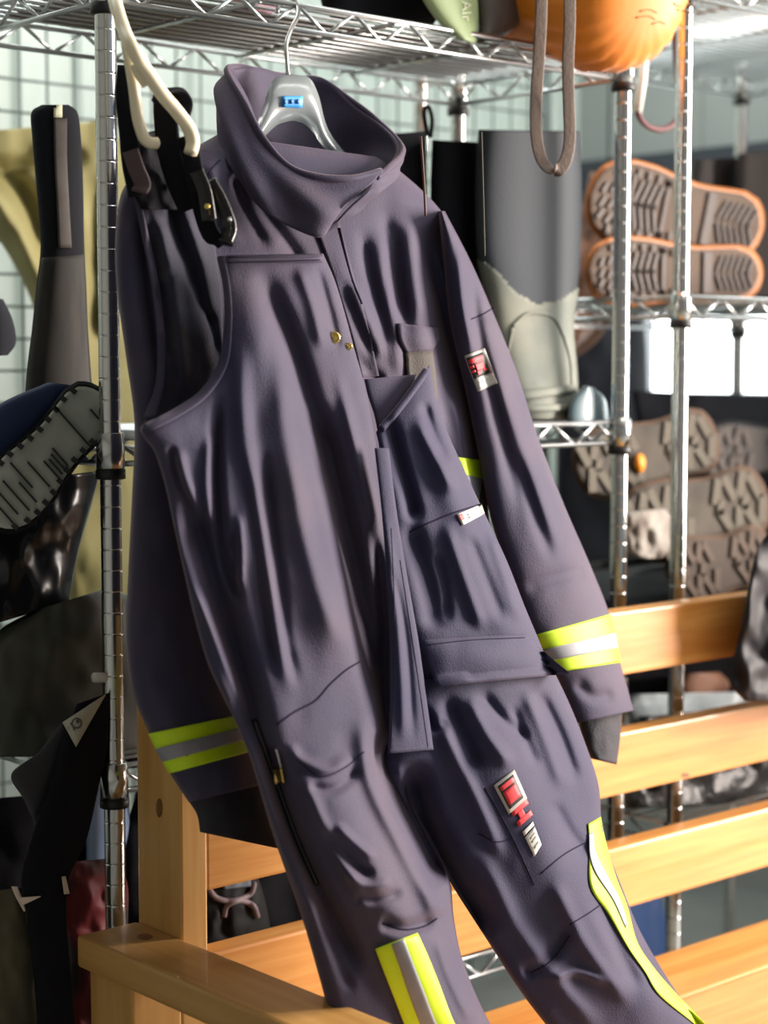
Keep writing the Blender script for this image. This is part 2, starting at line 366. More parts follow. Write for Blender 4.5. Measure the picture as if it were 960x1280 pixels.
# wire grid panel behind the rack
gm = mat('dark_grid_wire', S(92, 102, 100), 0.5)
gp = thing('wire_grid_panel', 'dark wire grid panel standing behind the chrome rack', 'grid panel', (0.3, 0.95, 0.0))
GX0, GX1, GZ0, GZ1, GY = -0.75, 1.75, 0.02, 2.0, 0.95
fw = None
n = 46
for i in range(n+1):
    xx = GX0+(GX1-GX0)*i/n
    if fw is None: fw = rod('grid_wire', (xx, GY, GZ0), (xx, GY, GZ1), 0.0024, gm, gp, 6)
    else: share('grid_wire', fw, gp, (xx-GX0, 0, 0))
fh = None
for i in range(37):
    zz = GZ0+(GZ1-GZ0)*i/36
    if fh is None: fh = rod('grid_wire', (GX0, GY-0.005, zz), (GX1, GY-0.005, zz), 0.0024, gm, gp, 6)
    else: share('grid_wire', fh, gp, (0, 0, zz-GZ0))
for xx in (GX0, GX1): rod('grid_leg', (xx, GY, 0.0), (xx, GY, GZ1), 0.012, gm, gp, 8)

# ================================================================= bench
BY = -0.125
bench = thing('wooden_bench', 'slatted pine bench with a flat armrest in front of the racks', 'bench', (0.9, -0.35, 0))
BX1 = 1.9
for z0, z1 in ((0.562, 0.655), (0.732, 0.822), (0.906, 0.998)):
    box('slat', (0.045, BY, z0), (BX1, BY+0.038, z1), woodX, bench, 0.004)
for i in range(3): box('seat_plank', (-0.0, BY-0.005-0.145*(i+1)+0.008, 0.442), (BX1+0.02, BY-0.005-0.145*i, 0.48), woodX, bench, 0.005)
for ux in (0.007, BX1):
    box('upright', (ux, BY-0.002, 0.0), (ux+0.038, BY+0.087, 1.045), woodZ, bench, 0.003)
    box('front_leg', (ux, -0.56, 0.0), (ux+0.038, -0.471, 0.645), woodZ, bench, 0.003)
    box('seat_bearer', (ux+0.038, -0.56, 0.353), (ux+0.076, BY+0.087, 0.442), woodY, bench, 0.003)
box('armrest', (-0.078, -0.62, 0.646), (0.0065, -0.035, 0.684), woodY, bench, 0.005)
box('armrest', (BX1+0.038, -0.62, 0.646), (BX1+0.125, -0.035, 0.684), woodY, bench, 0.005)
box('arm_support', (-0.062, BY-0.002, 0.0), (0.0065, BY+0.087, 0.646), woodZ, bench, 0.003)

knotm = mat('wood_knot', S(112, 70, 32), 0.5, col2=S(140, 92, 46), nscale=60)
def knot(ob_, cx, cy, rx, ry):
    sf = Surf(ob_); n = 16; V = []
    for lf in (0.0009, -0.002):
        for a in np.linspace(0, 2*math.pi, n+1)[:-1]: V.append(tuple(sf.at(cx+rx*math.cos(a), cy+ry*math.sin(a), lf)))
    mobj('knot', V, [list(range(n)), list(range(n, 2*n))]+[(i, (i+1) % n, n+(i+1) % n, n+i) for i in range(n)], knotm, bench, smooth=False)
bpy.context.view_layer.update()
_u = [o for o in bench.children if o.name.startswith('upright')][0]; _s = [o for o in bench.children if o.name.startswith('slat')]; _a = [o for o in bench.children if o.name.startswith('armrest')][0]; _p = [o for o in bench.children if o.name.startswith('arm_support')][0]
knot(_u, 199, 1010, 4, 12); knot(_s[1], 857, 969, 5, 3); knot(_a, 181, 1171, 10, 4); knot(_p, 191, 1237, 3, 7)

# ================================================================= navy coat
CY, CK = -0.085, 0.16
coat = thing('insulated_coat', 'navy insulated work coat with a tall open collar and yellow sleeve bands', 'coat', PT(np.array(380.), np.array(850.), CY, CK))
body_f = [(0.010, 16, [(500, 240), (515, 330), (530, 430), (545, 520), (560, 620)]), (-0.010, 9, [(482, 262), (490, 330), (505, 400)]), (-0.016, 9, [(530, 300), (548, 370), (566, 440), (588, 520), (592, 600)]), (0.010, 8, [(546, 300), (562, 370), (580, 450), (600, 530)]),
          (-0.012, 7, [(452, 285), (462, 340), (480, 400), (490, 440)]), (0.010, 9, [(474, 280), (480, 350), (492, 420), (503, 480)]),
          (0.008, 9, [(512, 270), (517, 340), (524, 400)]), (-0.008, 6, [(496, 280), (500, 350), (512, 420)]),
          (0.011, 7, [(436, 350), (458, 400), (478, 450)]), (-0.009, 6, [(428, 352), (450, 410), (468, 450)]), (-0.012, 8, [(440, 440), (468, 470), (480, 474)]),
          (-0.010, 7, [(288, 215), (305, 260), (335, 312)]), (0.009, 9, [(262, 200), (275, 250), (300, 310)]), (-0.010, 7, [(320, 250), (350, 290), (380, 330)]),
          (0.012, 8, [(560, 480), (578, 540), (585, 600), (592, 680)]), (-0.008, 6, [(548, 520), (565, 580), (572, 640)]), (0.008, 6, [(535, 480), (552, 540), (560, 600)])]
cbody = shell('body', [(272, 168), (238, 188), (190, 220), (172, 280), (176, 360), (186, 460), (196, 560), (210, 660), (230, 760), (250, 840)],
              [(470, 196), (500, 214), (545, 256), (568, 296), (575, 370), (590, 470), (604, 570), (612, 660), (620, 760), (625, 840)],
              navy, coat, CY, CK, 0.075, 0.055, folds=body_f, nu=110, nv=150, nb=20, noise=(0.004, 34), tfun=([0, .1, .3, 1], [0.6, 0.8, 1, 1]))
slv_f = [(-0.012, 8, [(592, 330), (596, 400), (612, 480), (632, 560), (650, 640)]), (0.010, 10, [(612, 430), (640, 520), (672, 610), (700, 690)]), (-0.006, 6, [(588, 398), (604, 392), (618, 384)]),
         (-0.007, 8, [(640, 560), (668, 640), (690, 700)]), (0.007, 7, [(572, 310), (578, 380), (590, 440)]), (-0.008, 7, [(650, 740), (700, 720), (740, 715)]), (-0.007, 8, [(720, 850), (740, 870), (770, 868)])]
SRL = [(548, 264), (553, 316), (562, 400), (582, 490), (598, 570), (614, 650), (638, 725), (664, 795), (688, 836), (705, 880), (716, 905)]
SRR = [(556, 264), (588, 326), (617, 392), (645, 462), (672, 545), (704, 628), (736, 702), (762, 768), (774, 822), (786, 866), (792, 888)]
slr = shell('sleeve', SRL, SRR, navy, coat, CY-0.015, CK, 0.075, 0.05, folds=slv_f, nu=70, nv=120, noise=(0.005, 34))
SLL = [(176, 214), (152, 240), (144, 300), (147, 370), (158, 450), (168, 530), (165, 620), (160, 720), (158, 800), (166, 865), (187, 918), (212, 966), (236, 1003)]
SLR = [(236, 200), (246, 250), (250, 320), (250, 400), (250, 480), (252, 560), (256, 640), (260, 730), (276, 820), (288, 868), (300, 894), (316, 938), (332, 980)]
sll = shell('sleeve', SLL, SLR, navy, coat, CY-0.02, CK, 0.055, 0.05, folds=[(-0.012, 9, [(180, 260), (185, 360), (200, 460)]), (0.008, 10, [(210, 300), (220, 420), (215, 540)])], nu=50, nv=110, noise=(0.006, 26))
shell('cuff', [(232, 996), (246, 1018), (250, 1040)], [(330, 978), (344, 1015), (354, 1062)], darkcuff, coat, CY-0.02, CK, 0.042, 0.04, nu=24, nv=16, noise=(0.004, 10))
shell('cuff', [(722, 893), (728, 925), (738, 948)], [(778, 890), (775, 925), (771, 956)], darkcuff, coat, CY-0.015, CK, 0.045, 0.035, nu=24, nv=16, noise=(0.004, 10))
def bands(L, R, ia, ib, y0, tf, tb, nu=70):
    n = len(L)-1
    for a, b, m, nm, lf in ((ia, ib, hiviz, 'reflective_band', 0.003),):
        o = shell(nm, L, R, m, coat, y0, CK, tf, tb, t0=a/n, t1=b/n, nu=nu, nv=20, grow=1.2, lift=lf)
        d = (b-a)
        shell('silver_stripe', L, R, silver, o, y0, CK, tf, tb, t0=(a+d*.36)/n, t1=(a+d*.68)/n, nu=nu, nv=10, grow=1.7, lift=lf+0.0022)
bands(SRL, SRR, 7.0, 8.12, CY-0.015, 0.075, 0.05)
bands(SLL, SLR, 9.98, 11.02, CY-0.02, 0.055, 0.05)
# collar: a stand-up ring, lofted from neckline to rim, with thickness
def loop3(pts, n): return cr([tuple(PL(np.array(float(a)), np.array(float(b)), y)) for a, b, y in pts], n)
rim = [(476, 214, -0.215), (440, 223, -0.225), (398, 221, -0.215), (360, 208, -0.195), (328, 172, -0.165), (306, 130, -0.13), (284, 90, -0.075), (300, 84, -0.03), (335, 92, 0.0), (372, 98, 0.01), (402, 101, 0.0), (436, 124, -0.03), (470, 150, -0.075), (503, 186, -0.14), (486, 210, -0.19), (470, 222, -0.205)]
low = [(414, 270, -0.235), (404, 296, -0.232), (372, 288, -0.225), (336, 268, -0.205), (300, 232, -0.18), (278, 185, -0.14), (271, 150, -0.09), (290, 196, -0.05), (325, 222, -0.03), (365, 234, -0.025), (400, 238, -0.03), (432, 238, -0.055), (457, 236, -0.095), (478, 232, -0.15), (452, 262, -0.205), (420, 278, -0.225)]
NC, NH = 120, 20
A = loop3(rim, NC); B = loop3(low, NC); cen = A.mean(0)
V = []; Fc = []
for layer, off in ((0, 0.0), (1, 0.009)):
    for i in range(NC):
        for j in range(NH):
            t = j/(NH-1); p = A[i]*(1-t)+B[i]*t
            out = p-cen; out[2] = 0; out = out/np.linalg.norm(out)
            bulge = 0.010*math.sin(math.pi*t)+0.005*math.sin(9*t+i*0.25)*t*(1-t)*3+0.006*math.sin(i*0.42+4*t)*t
            q = p+out*(bulge-off); q[2] += 0.003*math.sin(i*0.33)*(1-t); V.append(q)
sz = NC*NH
for i in range(NC-1):
    for j in range(NH-1):
        a = i*NH+j; q = (a, a+1, a+NH+1, a+NH); Fc.append(q); Fc.append(tuple(sz+x for x in q[::-1]))
    Fc.append((i*NH, (i+1)*NH, sz+(i+1)*NH, sz+i*NH)); e = NH-1; Fc.append((i*NH+e, sz+i*NH+e, sz+(i+1)*NH+e, (i+1)*NH+e))
for i in (0, NC-1):
    for j in range(NH-1): a = i*NH+j; Fc.append((a, sz+a, sz+a+1, a+1))
collar = mobj('collar', V, Fc, navy, coat)
tube('rim_piping', A, 0.0042, navy, collar, 8)
CS = Surf(cbody); SS = Surf(slr); CC = Surf(cbody, collar)
# zip placket, chest pocket, patches
patch('zip_placket', CS, [(396, 290), (416, 345), (436, 410), (452, 472)], [(424, 276), (438, 330), (456, 392), (474, 470)], navy, coat, 0.001, 0.003, 8, 24, puff=0.003)
seam('zipper', CS, [(424, 285), (432, 320), (440, 350), (452, 380)], stitch, coat, 0.002, 24, 0.004)
patch('pocket_flap', CS, [(497, 404), (499, 424), (508, 441)], [(548, 410), (549, 424), (541, 438)], navy, coat, 0.003, 0.003, 10, 10, puff=0.006)
patch('hook_tape', CS, [(507, 441), (510, 480), (520, 520)], [(541, 438), (546, 480), (546, 525)], mat('olive_hook_tape', S(72, 66, 62), 0.8, bump=0.4, bscale=400), coat, 0.003, 0.003, 8, 12)
patch('reflective_band', CS, [(562, 570), (574, 596), (592, 628)], [(606, 576), (603, 600), (598, 628)], hiviz, coat, 0.004, 0.002, 8, 10)
patch('silver_stripe', CS, [(573, 591), (580, 605), (590, 622)], [(603, 598), (601, 610), (599, 622)], silver, coat, 0.0065, 0.001, 8, 8)
seam('seam', SS, [(589, 399), (603, 393), (618, 384)], stitch, coat)
seam('armhole_seam', CC, [(566, 296), (560, 340), (563, 400), (580, 480), (596, 550)], stitch, coat, 0.0011)
seam('shoulder_seam', CS, [(275, 200), (262, 215), (250, 240)], stitch, coat)
Q = [(580, 445), (606, 435), (622, 479), (597, 490)]
pt_ = qpatch('sleeve_badge', SS, Q, 0, 0, 1, 1, greyframe, coat, 0.001, 0.0012, 10, 12); SB = SS
qpatch('badge_field', SB, Q, 0.05, 0.08, 0.86, 0.66, blackcl, pt_, 0.0026)
qpatch('badge_print', SB, Q, 0.10, 0.14, 0.80, 0.26, redcl, pt_, 0.0034); qpatch('badge_print', SB, Q, 0.30, 0.30, 0.72, 0.50, redcl, pt_, 0.0034)
qpatch('badge_print', SB, Q, 0.02, 0.31, 0.26, 0.38, redcl, pt_, 0.0034); qpatch('badge_print', SB, Q, 0.04, 0.44, 0.26, 0.50, redcl, pt_, 0.0034)
qpatch('badge_print', SB, Q, 0.30, 0.50, 0.48, 0.60, redcl, pt_, 0.0034); qpatch('badge_print', SB, Q, 0.60, 0.50, 0.80, 0.57, redcl, pt_, 0.0034)
qpatch('badge_strip', SB, Q, 0.06, 0.70, 0.97, 0.97, whitecl, pt_, 0.0026)
for u in (0.2, 0.38, 0.62): qpatch('badge_mark', SB, Q, u, 0.76, u+0.1, 0.81, greyframe, pt_, 0.0034)

# clear hanger in the collar
hg = thing('clear_hanger', 'clear plastic hanger with a chrome hook inside the coat collar', 'hanger', PL(np.array(362.), np.array(160.), -0.06))
hp = [(-1.9, 205), (-1.0, 160), (-0.55, 112), (-0.32, 97), (0.32, 97), (0.6, 115), (1.0, 160), (1.9, 215)]
def HP(x, y, Y): return PL(np.array(float(x)), np.array(float(y)), Y)
up_ = cr([(292, 190), (322, 152), (335, 112), (346, 96), (366, 94), (386, 97), (398, 118), (412, 165), (450, 212)], 40)
lo_ = cr([(298, 206), (330, 172), (344, 158), (352, 154), (366, 151), (380, 155), (392, 166), (404, 184), (440, 222)], 40)
V = []; Fc = []
for Yo in (-0.068, -0.060):
    for a, b in zip(up_, lo_):
        for j in range(5):
            t = j/4; p = a*(1-t)+b*t; V.append(HP(p[0], p[1], Yo+(-0.010 if Yo < -0.064 else 0)*math.sin(math.pi*t)))
for i in range(39):
    for j in range(4):
        a = i*5+j; Fc.append((a, a+1, a+6, a+5)); Fc.append((200+a, 205+a, 206+a, 201+a))
    Fc.append((i*5, i*5+5, 205+i*5, 200+i*5)); Fc.append((i*5+4, 204+i*5, 209+i*5, i*5+9))
Fc.append((0, 200, 201, 1)); 
hb = mobj('hanger_body', V, Fc, clear, hg)
c0 = HP(360, 95, -0.062)
hk = [c0, HP(359, 75, -0.055), HP(358, 55, -0.045), (HP(364, 36, -0.035)), HP(372, 20, -0.02), np.array(HP(371, 6, 0.0)), HP(362, -4, 0.012), HP(350, 2, 0.016), HP(346, 16, 0.014)]
tube('hook', hk, 0.0028, chrome, hg, 8, sm=40)
HS = Surf(hb)
st = patch('size_sticker', HS, [(352, 120), (352, 134)], [(379, 120), (378, 135)], bluest, hg, 0.002, 0.001, 6, 4)
for a in (355, 363, 371): patch('sticker_print', HS, [(a, 124), (a, 130)], [(a+4, 124), (a+3, 130)], bluedk, st, 0.0045, 0.0006, 3, 3)

# ================================================================= navy bib trousers
TY, TK = -0.215, 0.165
bib = thing('bib_trousers', 'navy bib trousers hanging open over the coat with yellow leg stripes', 'trousers', PT(np.array(560.), np.array(1300.), TY, TK))
# back panel with straps
BPf = [(-0.012, 8, [(205, 230), (225, 300), (262, 400), (270, 460)]), (0.011, 8, [(190, 250), (212, 330), (225, 420), (230, 500)]), (0.009, 8, [(225, 250), (255, 330), (262, 400)]), (-0.008, 6, [(185, 280), (202, 360), (212, 460)]), (0.008, 6, [(196, 345), (212, 345), (228, 342)])]
bk = shell('back_panel', [(158, 200), (166, 240), (178, 290), (190, 350), (198, 420), (196, 480), (180, 528)], [(214, 200), (246, 225), (262, 270), (272, 330), (278, 400), (272, 460), (230, 520)],
           navyin, bib, TY+0.065, TK, 0.012, 0.008, folds=BPf, nu=70, nv=90, nb=8, noise=(0.007, 20))
front_f = [(0.010, 22, [(310, 340), (330, 460), (356, 600), (390, 740), (425, 840)]), (-0.010, 6, [(300, 560), (318, 660), (332, 760), (345, 850)]), (0.007, 5, [(262, 540), (258, 600), (262, 660)]), (-0.022, 13, [(322, 332), (346, 385), (368, 440), (392, 520), (412, 600), (432, 690), (450, 780), (466, 870)]),
           (-0.030, 15, [(396, 500), (412, 560), (432, 640), (452, 730), (468, 820), (476, 900)]),
           (-0.020, 7, [(273, 492), (270, 560), (272, 630), (282, 700), (300, 760)]),
           (-0.036, 17, [(238, 610), (250, 670), (268, 730), (290, 800), (312, 880), (328, 945)]),
           (0.014, 12, [(300, 420), (304, 520), (316, 620), (332, 710), (350, 800), (366, 870)]),
           (0.012, 13, [(345, 430), (358, 540), (378, 650), (402, 740), (430, 820)]),
           (-0.012, 7, [(330, 560), (338, 640), (348, 720), (358, 800), (372, 860)]),
           (0.010, 7, [(222, 560), (232, 600), (252, 650)]), (-0.008, 5, [(214, 556), (220, 590), (242, 648)]),
           (0.010, 8, [(420, 460), (440, 540), (460, 620), (478, 700), (490, 780)]),
           (-0.020, 9, [(466, 640), (476, 720), (482, 800), (480, 870), (484, 930)]),
           (0.008, 5, [(298, 640), (302, 690), (300, 740)]), (-0.010, 5, [(290, 660), (294, 710), (296, 750)]),
           (0.008, 6, [(240, 730), (262, 780), (290, 850), (312, 900)]), (0.008, 8, [(372, 330), (390, 380), (404, 440)]), (-0.006, 6, [(395, 330), (412, 390), (424, 440)])]
leg_f = [(0.034, 42, [(380, 930), (430, 1030), (490, 1130), (548, 1240), (600, 1350)]), (-0.028, 12, [(322, 905), (340, 960), (362, 1030), (392, 1100), (428, 1170), (452, 1220)]), (0.013, 10, [(308, 930), (328, 990), (352, 1050), (384, 1120), (410, 1180)]),
         (0.012, 9, [(376, 960), (398, 1020), (430, 1080), (462, 1140)]), (-0.010, 6, [(384, 985), (420, 985), (450, 960)]), (0.010, 7, [(360, 930), (376, 950), (410, 962), (440, 945)]),
         (-0.012, 7, [(400, 1035), (425, 1065), (448, 1085), (470, 1095)]), (0.010, 6, [(418, 1030), (445, 1055), (470, 1075)]), (-0.010, 6, [(440, 1120), (470, 1125), (505, 1115)]), (0.009, 6, [(430, 1090), (462, 1108), (490, 1100)]),
         (-0.050, 20, [(478, 910), (502, 990), (530, 1050), (556, 1110)]), (0.020, 12, [(450, 890), (464, 975), (500, 1050), (536, 1120), (548, 1150)]), (-0.016, 8, [(474, 1152), (505, 1160), (546, 1150)]), (0.008, 7, [(545, 1170), (562, 1220), (590, 1280)]),
         (-0.008, 7, [(395, 1130), (420, 1190), (440, 1240)])]
FL = [(272, 320), (279, 356), (281, 400), (274, 452), (252, 489), (218, 513), (176, 534), (193, 565), (206, 605), (217, 655), (230, 715), (244, 775), (262, 835)]
FR = [(404, 317), (419, 352), (432, 395), (444, 440), (456, 482), (466, 530), (476, 580), (485, 628), (493, 676), (501, 724), (508, 770), (512, 815)]
LL = [(290, 893), (310, 940), (324, 985), (337, 1030), (352, 1075), (370, 1125), (385, 1172), (400, 1225), (416, 1280), (440, 1340), (462, 1395)]
LR = [(508, 855), (500, 905), (500, 955), (516, 1005), (541, 1055), (562, 1100), (567, 1145), (576, 1192), (592, 1236), (613, 1280), (646, 1335), (676, 1385)]
fl = shell('front_panel_and_leg', FL+LL, FR+LR, navy, bib, TY, TK, 0.050, 0.022, folds=front_f+leg_f, nu=130, nv=330, nb=12, noise=(0.004, 34), pw=0.5, tfun=([0, .12, .3, .5, .6, 1], [0.5, 0.6, 0.85, 1.1, 1.25, 1.3]))
lg1 = fl
right_f = [(0.012, 18, [(530, 530), (566, 620), (604, 720), (640, 810)]), (-0.020, 9, [(486, 520), (498, 570), (512, 620), (520, 655)]), (0.012, 10, [(520, 520), (545, 570), (570, 620)]), (-0.016, 12, [(510, 650), (526, 700), (540, 750), (544, 790)]),
           (0.012, 9, [(556, 650), (572, 700), (590, 750), (604, 790)]), (-0.010, 8, [(585, 665), (606, 720), (630, 780)]), (0.010, 9, [(612, 660), (632, 720), (650, 780)]), (-0.010, 7, [(530, 500), (540, 540), (560, 580)]), (-0.008, 6, [(545, 690), (556, 730), (560, 780)])]
PRL = [(470, 540), (474, 560), (478, 600), (484, 650), (494, 710), (506, 770), (518, 830), (526, 875)]
PRR = [(537, 456), (550, 516), (578, 582), (606, 642), (634, 702), (656, 758), (676, 806), (692, 850)]
fr_ = shell('front_panel', PRL, PRR, navy2, bib, TY+0.005, TK, 0.045, 0.015, folds=right_f, nu=90, nv=150, nb=10, noise=(0.004, 34), pw=0.5, tfun=([0, .12, .3, 1], [0.35, 0.7, 1, 1.1]))
leg2_f = [(0.030, 46, [(600, 880), (650, 990), (705, 1100), (790, 1220), (860, 1320)]), (-0.050, 20, [(512, 950), (520, 1000), (545, 1060), (578, 1120), (612, 1175)]), (0.012, 8, [(498, 955), (506, 990), (520, 1020)]), (-0.014, 9, [(556, 868), (580, 920), (602, 962)]), (0.012, 9, [(540, 880), (566, 940), (600, 1010), (630, 1080)]),
          (0.012, 9, [(585, 870), (610, 920), (640, 960)]), (-0.010, 7, [(600, 862), (630, 900), (660, 925)]), (0.011, 9, [(655, 860), (680, 920), (705, 990)]), (-0.012, 8, [(672, 862), (700, 920), (722, 980)]), (-0.008, 6, [(640, 880), (655, 920), (672, 960)]),
          (0.010, 12, [(600, 1060), (640, 1150), (700, 1230), (750, 1290)]), (-0.009, 8, [(690, 1000), (712, 1040), (735, 1070)]), (-0.010, 9, [(650, 1215), (680, 1205), (715, 1150)]), (0.010, 10, [(690, 1100), (730, 1180), (790, 1260)]), (-0.010, 9, [(745, 1120), (770, 1180), (800, 1240)]),
          (-0.010, 7, [(520, 880), (545, 910), (560, 900)]), (0.009, 6, [(690, 1225), (720, 1215), (760, 1230)])]
RL = [(520, 850), (490, 905), (478, 950), (500, 995), (534, 1050), (566, 1108), (590, 1146), (612, 1180), (637, 1219), (660, 1252), (690, 1290), (724, 1330)]
RR = [(692, 838), (712, 880), (732, 930), (748, 980), (752, 1025), (762, 1068), (778, 1110), (796, 1155), (818, 1196), (846, 1240), (880, 1285), (915, 1322)]
lg2 = shell('leg', RL, RR, navy2, bib, TY+0.01, TK, 0.068, 0.05, folds=leg2_f, nu=110, nv=170, nb=16, noise=(0.005, 36), pw=0.55)
FS = Surf(fl); FS2 = Surf(fr_); L1 = Surf(lg1); L2 = Surf(lg2); ALL = Surf(fl, fr_, lg2)
shell('elastic_back', [(160, 172), (158, 200), (164, 236), (176, 262)], [(204, 160), (236, 196), (248, 232), (240, 262)], blacknyl, bib, TY+0.045, TK, 0.014, 0.006, nu=30, nv=30, nb=8, noise=(0.012, 16), pw=0.4)
# binding along the armhole, top hem, placket, waist flap
patch('armhole_binding', FS, [(271, 322), (278, 356), (280, 400), (273, 451), (251, 487), (217, 511), (178, 531)], [(281, 322), (288, 358), (290, 402), (284, 456), (260, 495), (224, 521), (184, 541)], navy, bib, 0.003, 0.003, 5, 40)
BS = Surf(bk)
patch('armhole_binding', BS, [(164, 232), (176, 290), (188, 350), (196, 420), (194, 480), (178, 525)], [(172, 232), (185, 290), (198, 350), (206, 420), (205, 480), (194, 522)], navy, bib, 0.004, 0.003, 5, 36)
patch('top_hem', FS, [(283, 319), (283, 329)], [(402, 317), (405, 327)], navy, bib, 0.003, 0.003, 30, 4)
for dy in (0, 6): seam('hem_stitch', FS, [(286, 322+dy), (340, 321+dy), (400, 319+dy)], stitch, bib, 0.0008, 30, 0.007)
plk = shell('fly_placket', [(468, 560), (477, 640), (483, 720), (487, 800), (487, 880), (485, 942)], [(486, 560), (496, 640), (509, 720), (523, 800), (534, 880), (542, 937)], navy2, bib, TY-0.040, TK, 0.010, 0.005, folds=[(0.006, 6, [(482, 640), (495, 760), (502, 860), (504, 930)]), (-0.004, 4, [(488, 700), (508, 800), (518, 930)])], nu=30, nv=90, nb=8, pw=0.4)
PS = Surf(plk)
seam('placket_stitch', PS, [(489, 660), (493, 760), (492, 860), (489, 936)], navyin, plk, 0.0006, 40, 0.0001); seam('placket_stitch', PS, [(500, 700), (514, 790), (526, 870), (535, 934)], navyin, plk, 0.0006, 40, 0.0001)
seam('edge_piping', FS2, [(476, 537), (494, 516), (514, 490), (533, 463)], navy2, bib, 0.0045, 30, 0.001)
shell('inner_facing', [(455, 474), (460, 495), (468, 520), (474, 550)], [(520, 468), (514, 492), (502, 512), (488, 540)], navy, bib, TY+0.012, TK, 0.010, 0.004, nu=16, nv=20, nb=8)
wf = patch('pocket_flap', ALL, [(528, 800), (536, 830), (546, 858)], [(657, 792), (682, 816), (713, 842)], navy2, bib, 0.016, 0.006, 30, 14, puff=0.012)
seam('flap_stitch', Surf(wf), [(534, 806), (590, 800), (656, 797)], stitch, wf, 0.0006, 30)
seam('pocket_seam', FS2, [(512, 665), (540, 652), (570, 640), (602, 630)], stitch, bib, 0.0010)
seam('thigh_seam', ALL, [(346, 906), (368, 890), (394, 876), (412, 856), (432, 838), (450, 827)], stitch, bib, 0.0011, 40)
seam('knee_seam', L1, [(372, 950), (400, 970), (430, 960), (455, 940)], stitch, bib, 0.0009, 30); seam('knee_hem', L1, [(478, 1154), (505, 1162), (530, 1158), (546, 1148)], stitch, bib, 0.0012, 24)
for pts in ([(598, 1042), (620, 1052), (642, 1048)], [(606, 985), (625, 1018), (642, 1050), (668, 1106)], [(676, 1092), (705, 1068), (738, 1050)], [(664, 1216), (690, 1200), (712, 1170)], [(712, 1156), (735, 1142), (752, 1130)]):
    seam('leg_seam', L2, pts, stitch, bib, 0.0009, 24)
seam('leg_zipper', L1, [(318, 900), (334, 945), (350, 990), (372, 1050), (396, 1105)], blackgloss, bib, 0.003, 40, 0.002)
pl = L1.at(344, 955, 0.012)
zp = patch('zip_pull', L1, [(336, 938), (341, 962)], [(346, 936), (352, 960)], chrome, bib, 0.008, 0.003, 5, 6); patch('pull_tab', L1, [(340, 962), (343, 980)], [(352, 961), (355, 978)], brass, zp, 0.010, 0.003, 5, 6)
def disc(name, surf, cx, cy, r, m, parent, lift=0.004):
    p = surf.at(cx, cy, lift) or Vector(PT(np.array(float(cx)), np.array(float(cy)), TY-0.04, TK).tolist()); d = (surf.c-p).normalized(); a = d.orthogonal().normalized(); b = d.cross(a); V = []; Fc = []
    prof = [(1, -0.004), (1, 0.0), (0.85, 0.0018), (0.6, 0.001), (0.3, 0.0025), (0.01, 0.003)]
    for rr, h in prof:
        for k in range(14): an = k*2*math.pi/14; V.append(tuple(p+(a*math.cos(an)+b*math.sin(an))*r*rr+d*h))
    for i in range(len(prof)-1):
        for k in range(14): l = (k+1) % 14; Fc.append((i*14+k, i*14+l, (i+1)*14+l, (i+1)*14+k))
    Fc.append([i for i in range(14)]); Fc.append([(len(prof)-1)*14+k for k in range(14)])
    return mobj(name, V, Fc, m, parent)
disc('snap_button', FS, 418, 422, 0.0068, brass, bib); disc('snap_button', FS, 436, 433, 0.0042, brass, bib, 0.002)
# reflective leg tape
t1 = patch('reflective_band', L1, [(469, 1186), (480, 1215), (493, 1248), (506, 1282), (524, 1325)], [(522, 1166), (536, 1197), (550, 1232), (566, 1274), (588, 1318)], hiviz, bib, 0.002, 0.002, 10, 30)
patch('silver_stripe', L1, [(489, 1180), (500, 1210), (511, 1243), (526, 1282), (545, 1322)], [(505, 1173), (517, 1205), (530, 1239), (546, 1280), (566, 1320)], silver, t1, 0.0046, 0.0008, 6, 30)
t2 = patch('reflective_band', L2, [(735, 1030), (737, 1062), (738, 1108), (760, 1142), (785, 1185), (806, 1215), (824, 1244), (868, 1280), (898, 1308)], [(751, 1021), (758, 1055), (770, 1096), (784, 1132), (796, 1176), (814, 1205), (838, 1234), (880, 1278), (908, 1304)], hiviz, bib, 0.002, 0.002, 8, 50)
patch('silver_stripe', L2, [(736, 1042), (737, 1070), (744, 1092), (766, 1125), (782, 1160)], [(742, 1040), (745, 1065), (758, 1092), (776, 1126), (785, 1156)], silver, t2, 0.0046, 0.0008, 5, 24)
# labels
Q = [(571, 643), (602, 630), (606, 642), (578, 657)]
l0 = qpatch('side_label', FS2, Q, 0, 0, 1, 1, whitecl, bib, 0.001, 0.0012, 10, 6); qpatch('label_print', FS2, Q, 0.04, 0.1, 0.2, 0.6, redcl, l0, 0.0032)
for v in (0.35, 0.6): qpatch('label_print', FS2, Q, 0.35, v, 0.9, v+0.1, greyframe, l0, 0.0032)
Q = [(617, 982), (643, 962), (659, 998), (636, 1018)]
b0 = qpatch('leg_badge', L2, Q, 0, 0, 1, 1, greyframe, bib, 0.0008, 0.0008, 8, 8); qpatch('badge_field', L2, Q, 0.12, 0.1, 0.88, 0.9, blackcl, b0, 0.0016)
qpatch('badge_print', L2, Q, 0.18, 0.16, 0.82, 0.30, redcl, b0, 0.0024); qpatch('badge_print', L2, Q, 0.20, 0.36, 0.80, 0.80, redcl, b0, 0.0024)
Q = [(638, 1014), (658, 998), (668, 1020), (650, 1036)]
qpatch('leg_print', L2, Q, 0, 0.0, 1, 0.3, redcl, bib, 0.0008); qpatch('leg_print', L2, Q, 0.25, 0.3, 0.6, 0.62, redcl, bib, 0.0008); qpatch('leg_print', L2, Q, 0, 0.62, 0.95, 0.9, redcl, bib, 0.0008)
Q = [(653, 1040), (666, 1027), (677, 1056), (668, 1071)]
